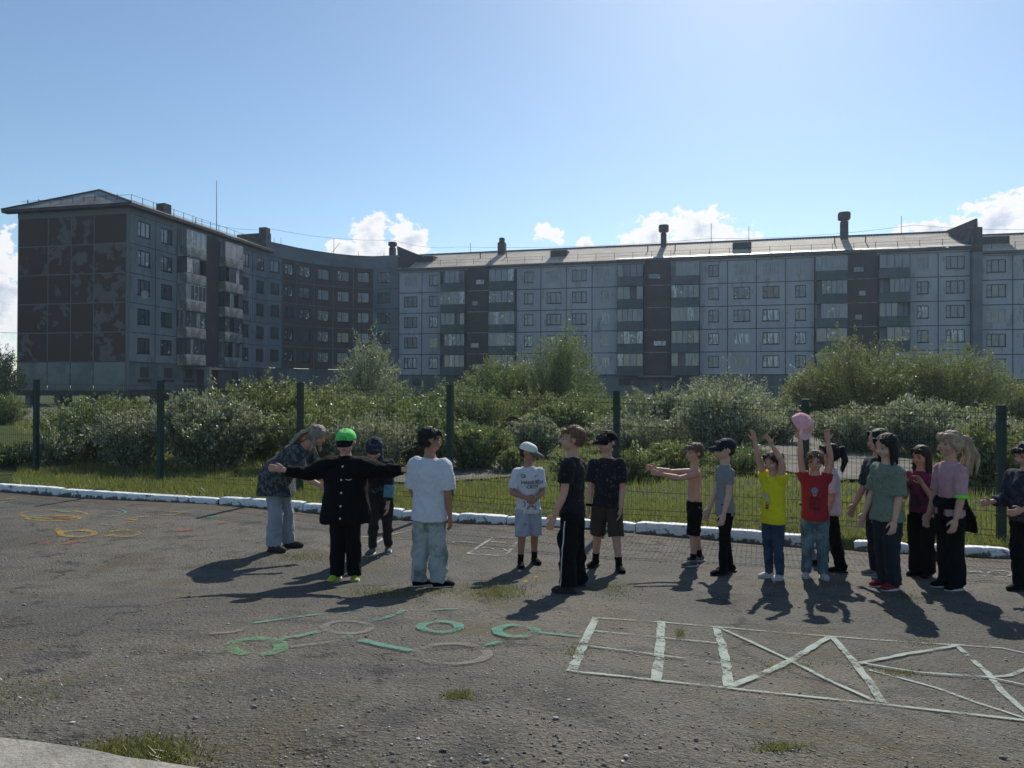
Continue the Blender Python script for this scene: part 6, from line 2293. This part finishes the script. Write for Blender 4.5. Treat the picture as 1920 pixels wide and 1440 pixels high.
# 16 maroon girl
a_g = person('girl with long brown hair in a maroon tee with fingers joined at her chest', ((1738, 1082), (1718, 1079)), 1.275, -60,
            dict(top=dict(mat=cl('maroon_cotton', (.20, .035, .085), (.05, .03, .04), scale=7, lo=.50, hi=.62), ease=.008, hem=.02, sleeve=.55, cuff=.042, fold=.006),
                 bottom=dict(mat=C_BLACK, r=(.058, .054, .060), top=.075, fold=.009, ffreq=12), shoes=(C_BLACK, C_RUB_B), hair=dict(style='long', len=.17, n=24), hairmat=H_BROWN),
            head=(-4, 14), armL=((.12, .16, -1), (-.42, .50, .95)), armR=((.14, .16, -1), (-.30, .55, .95)), thumbL=(-1, 0, 0), thumbR=(1, 0, 0), skinm=SK[0])
# 17 pink blonde
l_ = person('girl with a fluffy blonde ponytail, pink tee and jacket tied round her waist', ((1792, 1106), (1772, 1101)), 1.42, -82,
            dict(top=dict(mat=cl('dusty_pink_cotton', (.52, .30, .34)), ease=.006, hem=.0, flare=.006, sleeve=.92, cuff=.044, fold=.007, ffreq=14),
                 bottom=dict(mat=C_BLACK2, r=(.058, .052, .054), top=.065, fold=.009, ffreq=12), shoes=(C_BLACK, C_RUB_W),
                 hair=dict(style='pony', tail=.22, n=16, fluff=.022, tie=cl('dark_red_velvet', (.10, .01, .015)), amp=2.2), hairmat=H_BLOND),
            head=(0, 2), armL=((.10, .05, -1), (.02, .30, -1)), armR=((.10, .12, -1), (.02, .36, -1)), skinm=SK[0], bulk=.94)
U = l_['U']; sp = l_['spine']
def f(T):
    T.loft([sp(.045), sp(.075), sp(.115)], [(.112 * U, .088 * U), (.116 * U, .092 * U), (.104 * U, .080 * U)], (1, 0, 0), 22)
    T.loft([sp(.06) + Vector((0, .07 * U, 0)), sp(0) + Vector((.0, .098 * U, -.0)), sp(0) + Vector((0, .13 * U, -.11 * U))], [(.08 * U, .022 * U), (.10 * U, .022 * U), (.085 * U, .014 * U)], (1, 0, 0), 18)
    T.chain([sp(.07) + Vector((.03, -.085 * U, 0)), sp(.0) + Vector((.045, -.095 * U, -.02 * U))], [.022 * U, .016 * U])
add(l_, 'tied_jacket', f, C_BLACK, .008, folds(.010, 16, seed=8), smooth=2)
def f(T):
    sh, el, wr, up, fo, t, pn = l_['J'][1]
    T.loft([el - up * .022, el + up * .010], [.040 * U] * 2, up.orthogonal(), 16)
add(l_, 'arm_band', f, M_LIME)
def f(T):
    for i in range(18):
        a = random.uniform(-1.3, 1.3)
        x0, y0 = .05 * math.sin(a), -.052 * math.cos(a)
        T.cap(l_['hd'](x0, y0, .055), .014 * l_['k'], l_['hd'](x0 * 1.3, y0 * 1.3, .035 + random.uniform(-.02, .03)), .008 * l_['k'], 8)
add(l_, 'fringe', f, H_BLOND, disp=strands(.005, 90, 3))
# 18 boy at right edge
z_ = person('dark haired boy in a navy checked jacket cut off by the right edge', ((1938, 1100), (1912, 1108)), 1.33, -78,
            dict(top=dict(name='jacket', mat=cl('navy_checked_cloth', (.022, .028, .042), (.05, .06, .085), scale=18, lo=.5, hi=.56), ease=.020, hem=-.01, sleeve=1.80, cuff=.042, fold=.008),
                 bottom=dict(mat=C_BLACK, r=(.062, .056, .050), fold=.008), shoes=(C_BLACK, C_RUB_B), hair=dict(style='messy'), hairmat=H_BLACK),
            head=(0, 22), armL=((.10, .16, -1), (.0, 1, -.25)), armR=((.10, .22, -1), (.0, 1, -.12)), skinm=SK[0], thumbL=(0, 0, 1), thumbR=(0, 0, 1), bulk=1.08)


# ------------------------------------------------------------------ thin volume added to imitate the bluish lens veil over the blocks
def lens_veil_haze():
    m, t = newmat('lens_veil_haze')
    v = t.n('ShaderNodeVolumePrincipled', {'Color': (.62, .78, 1.0, 1), 'Density': .00036, 'Anisotropy': .5})
    t.n('ShaderNodeOutputMaterial', {'Volume': v.outputs[0]})
    mb = MB()
    def fr(s, n, z): return (s, n, z)
    mb.box(fr, -420, 420, -40, 420, -2.0, 34)
    o = mb.build('lens_veil_haze', m)
    tag(o, kind='stuff')
lens_veil_haze()
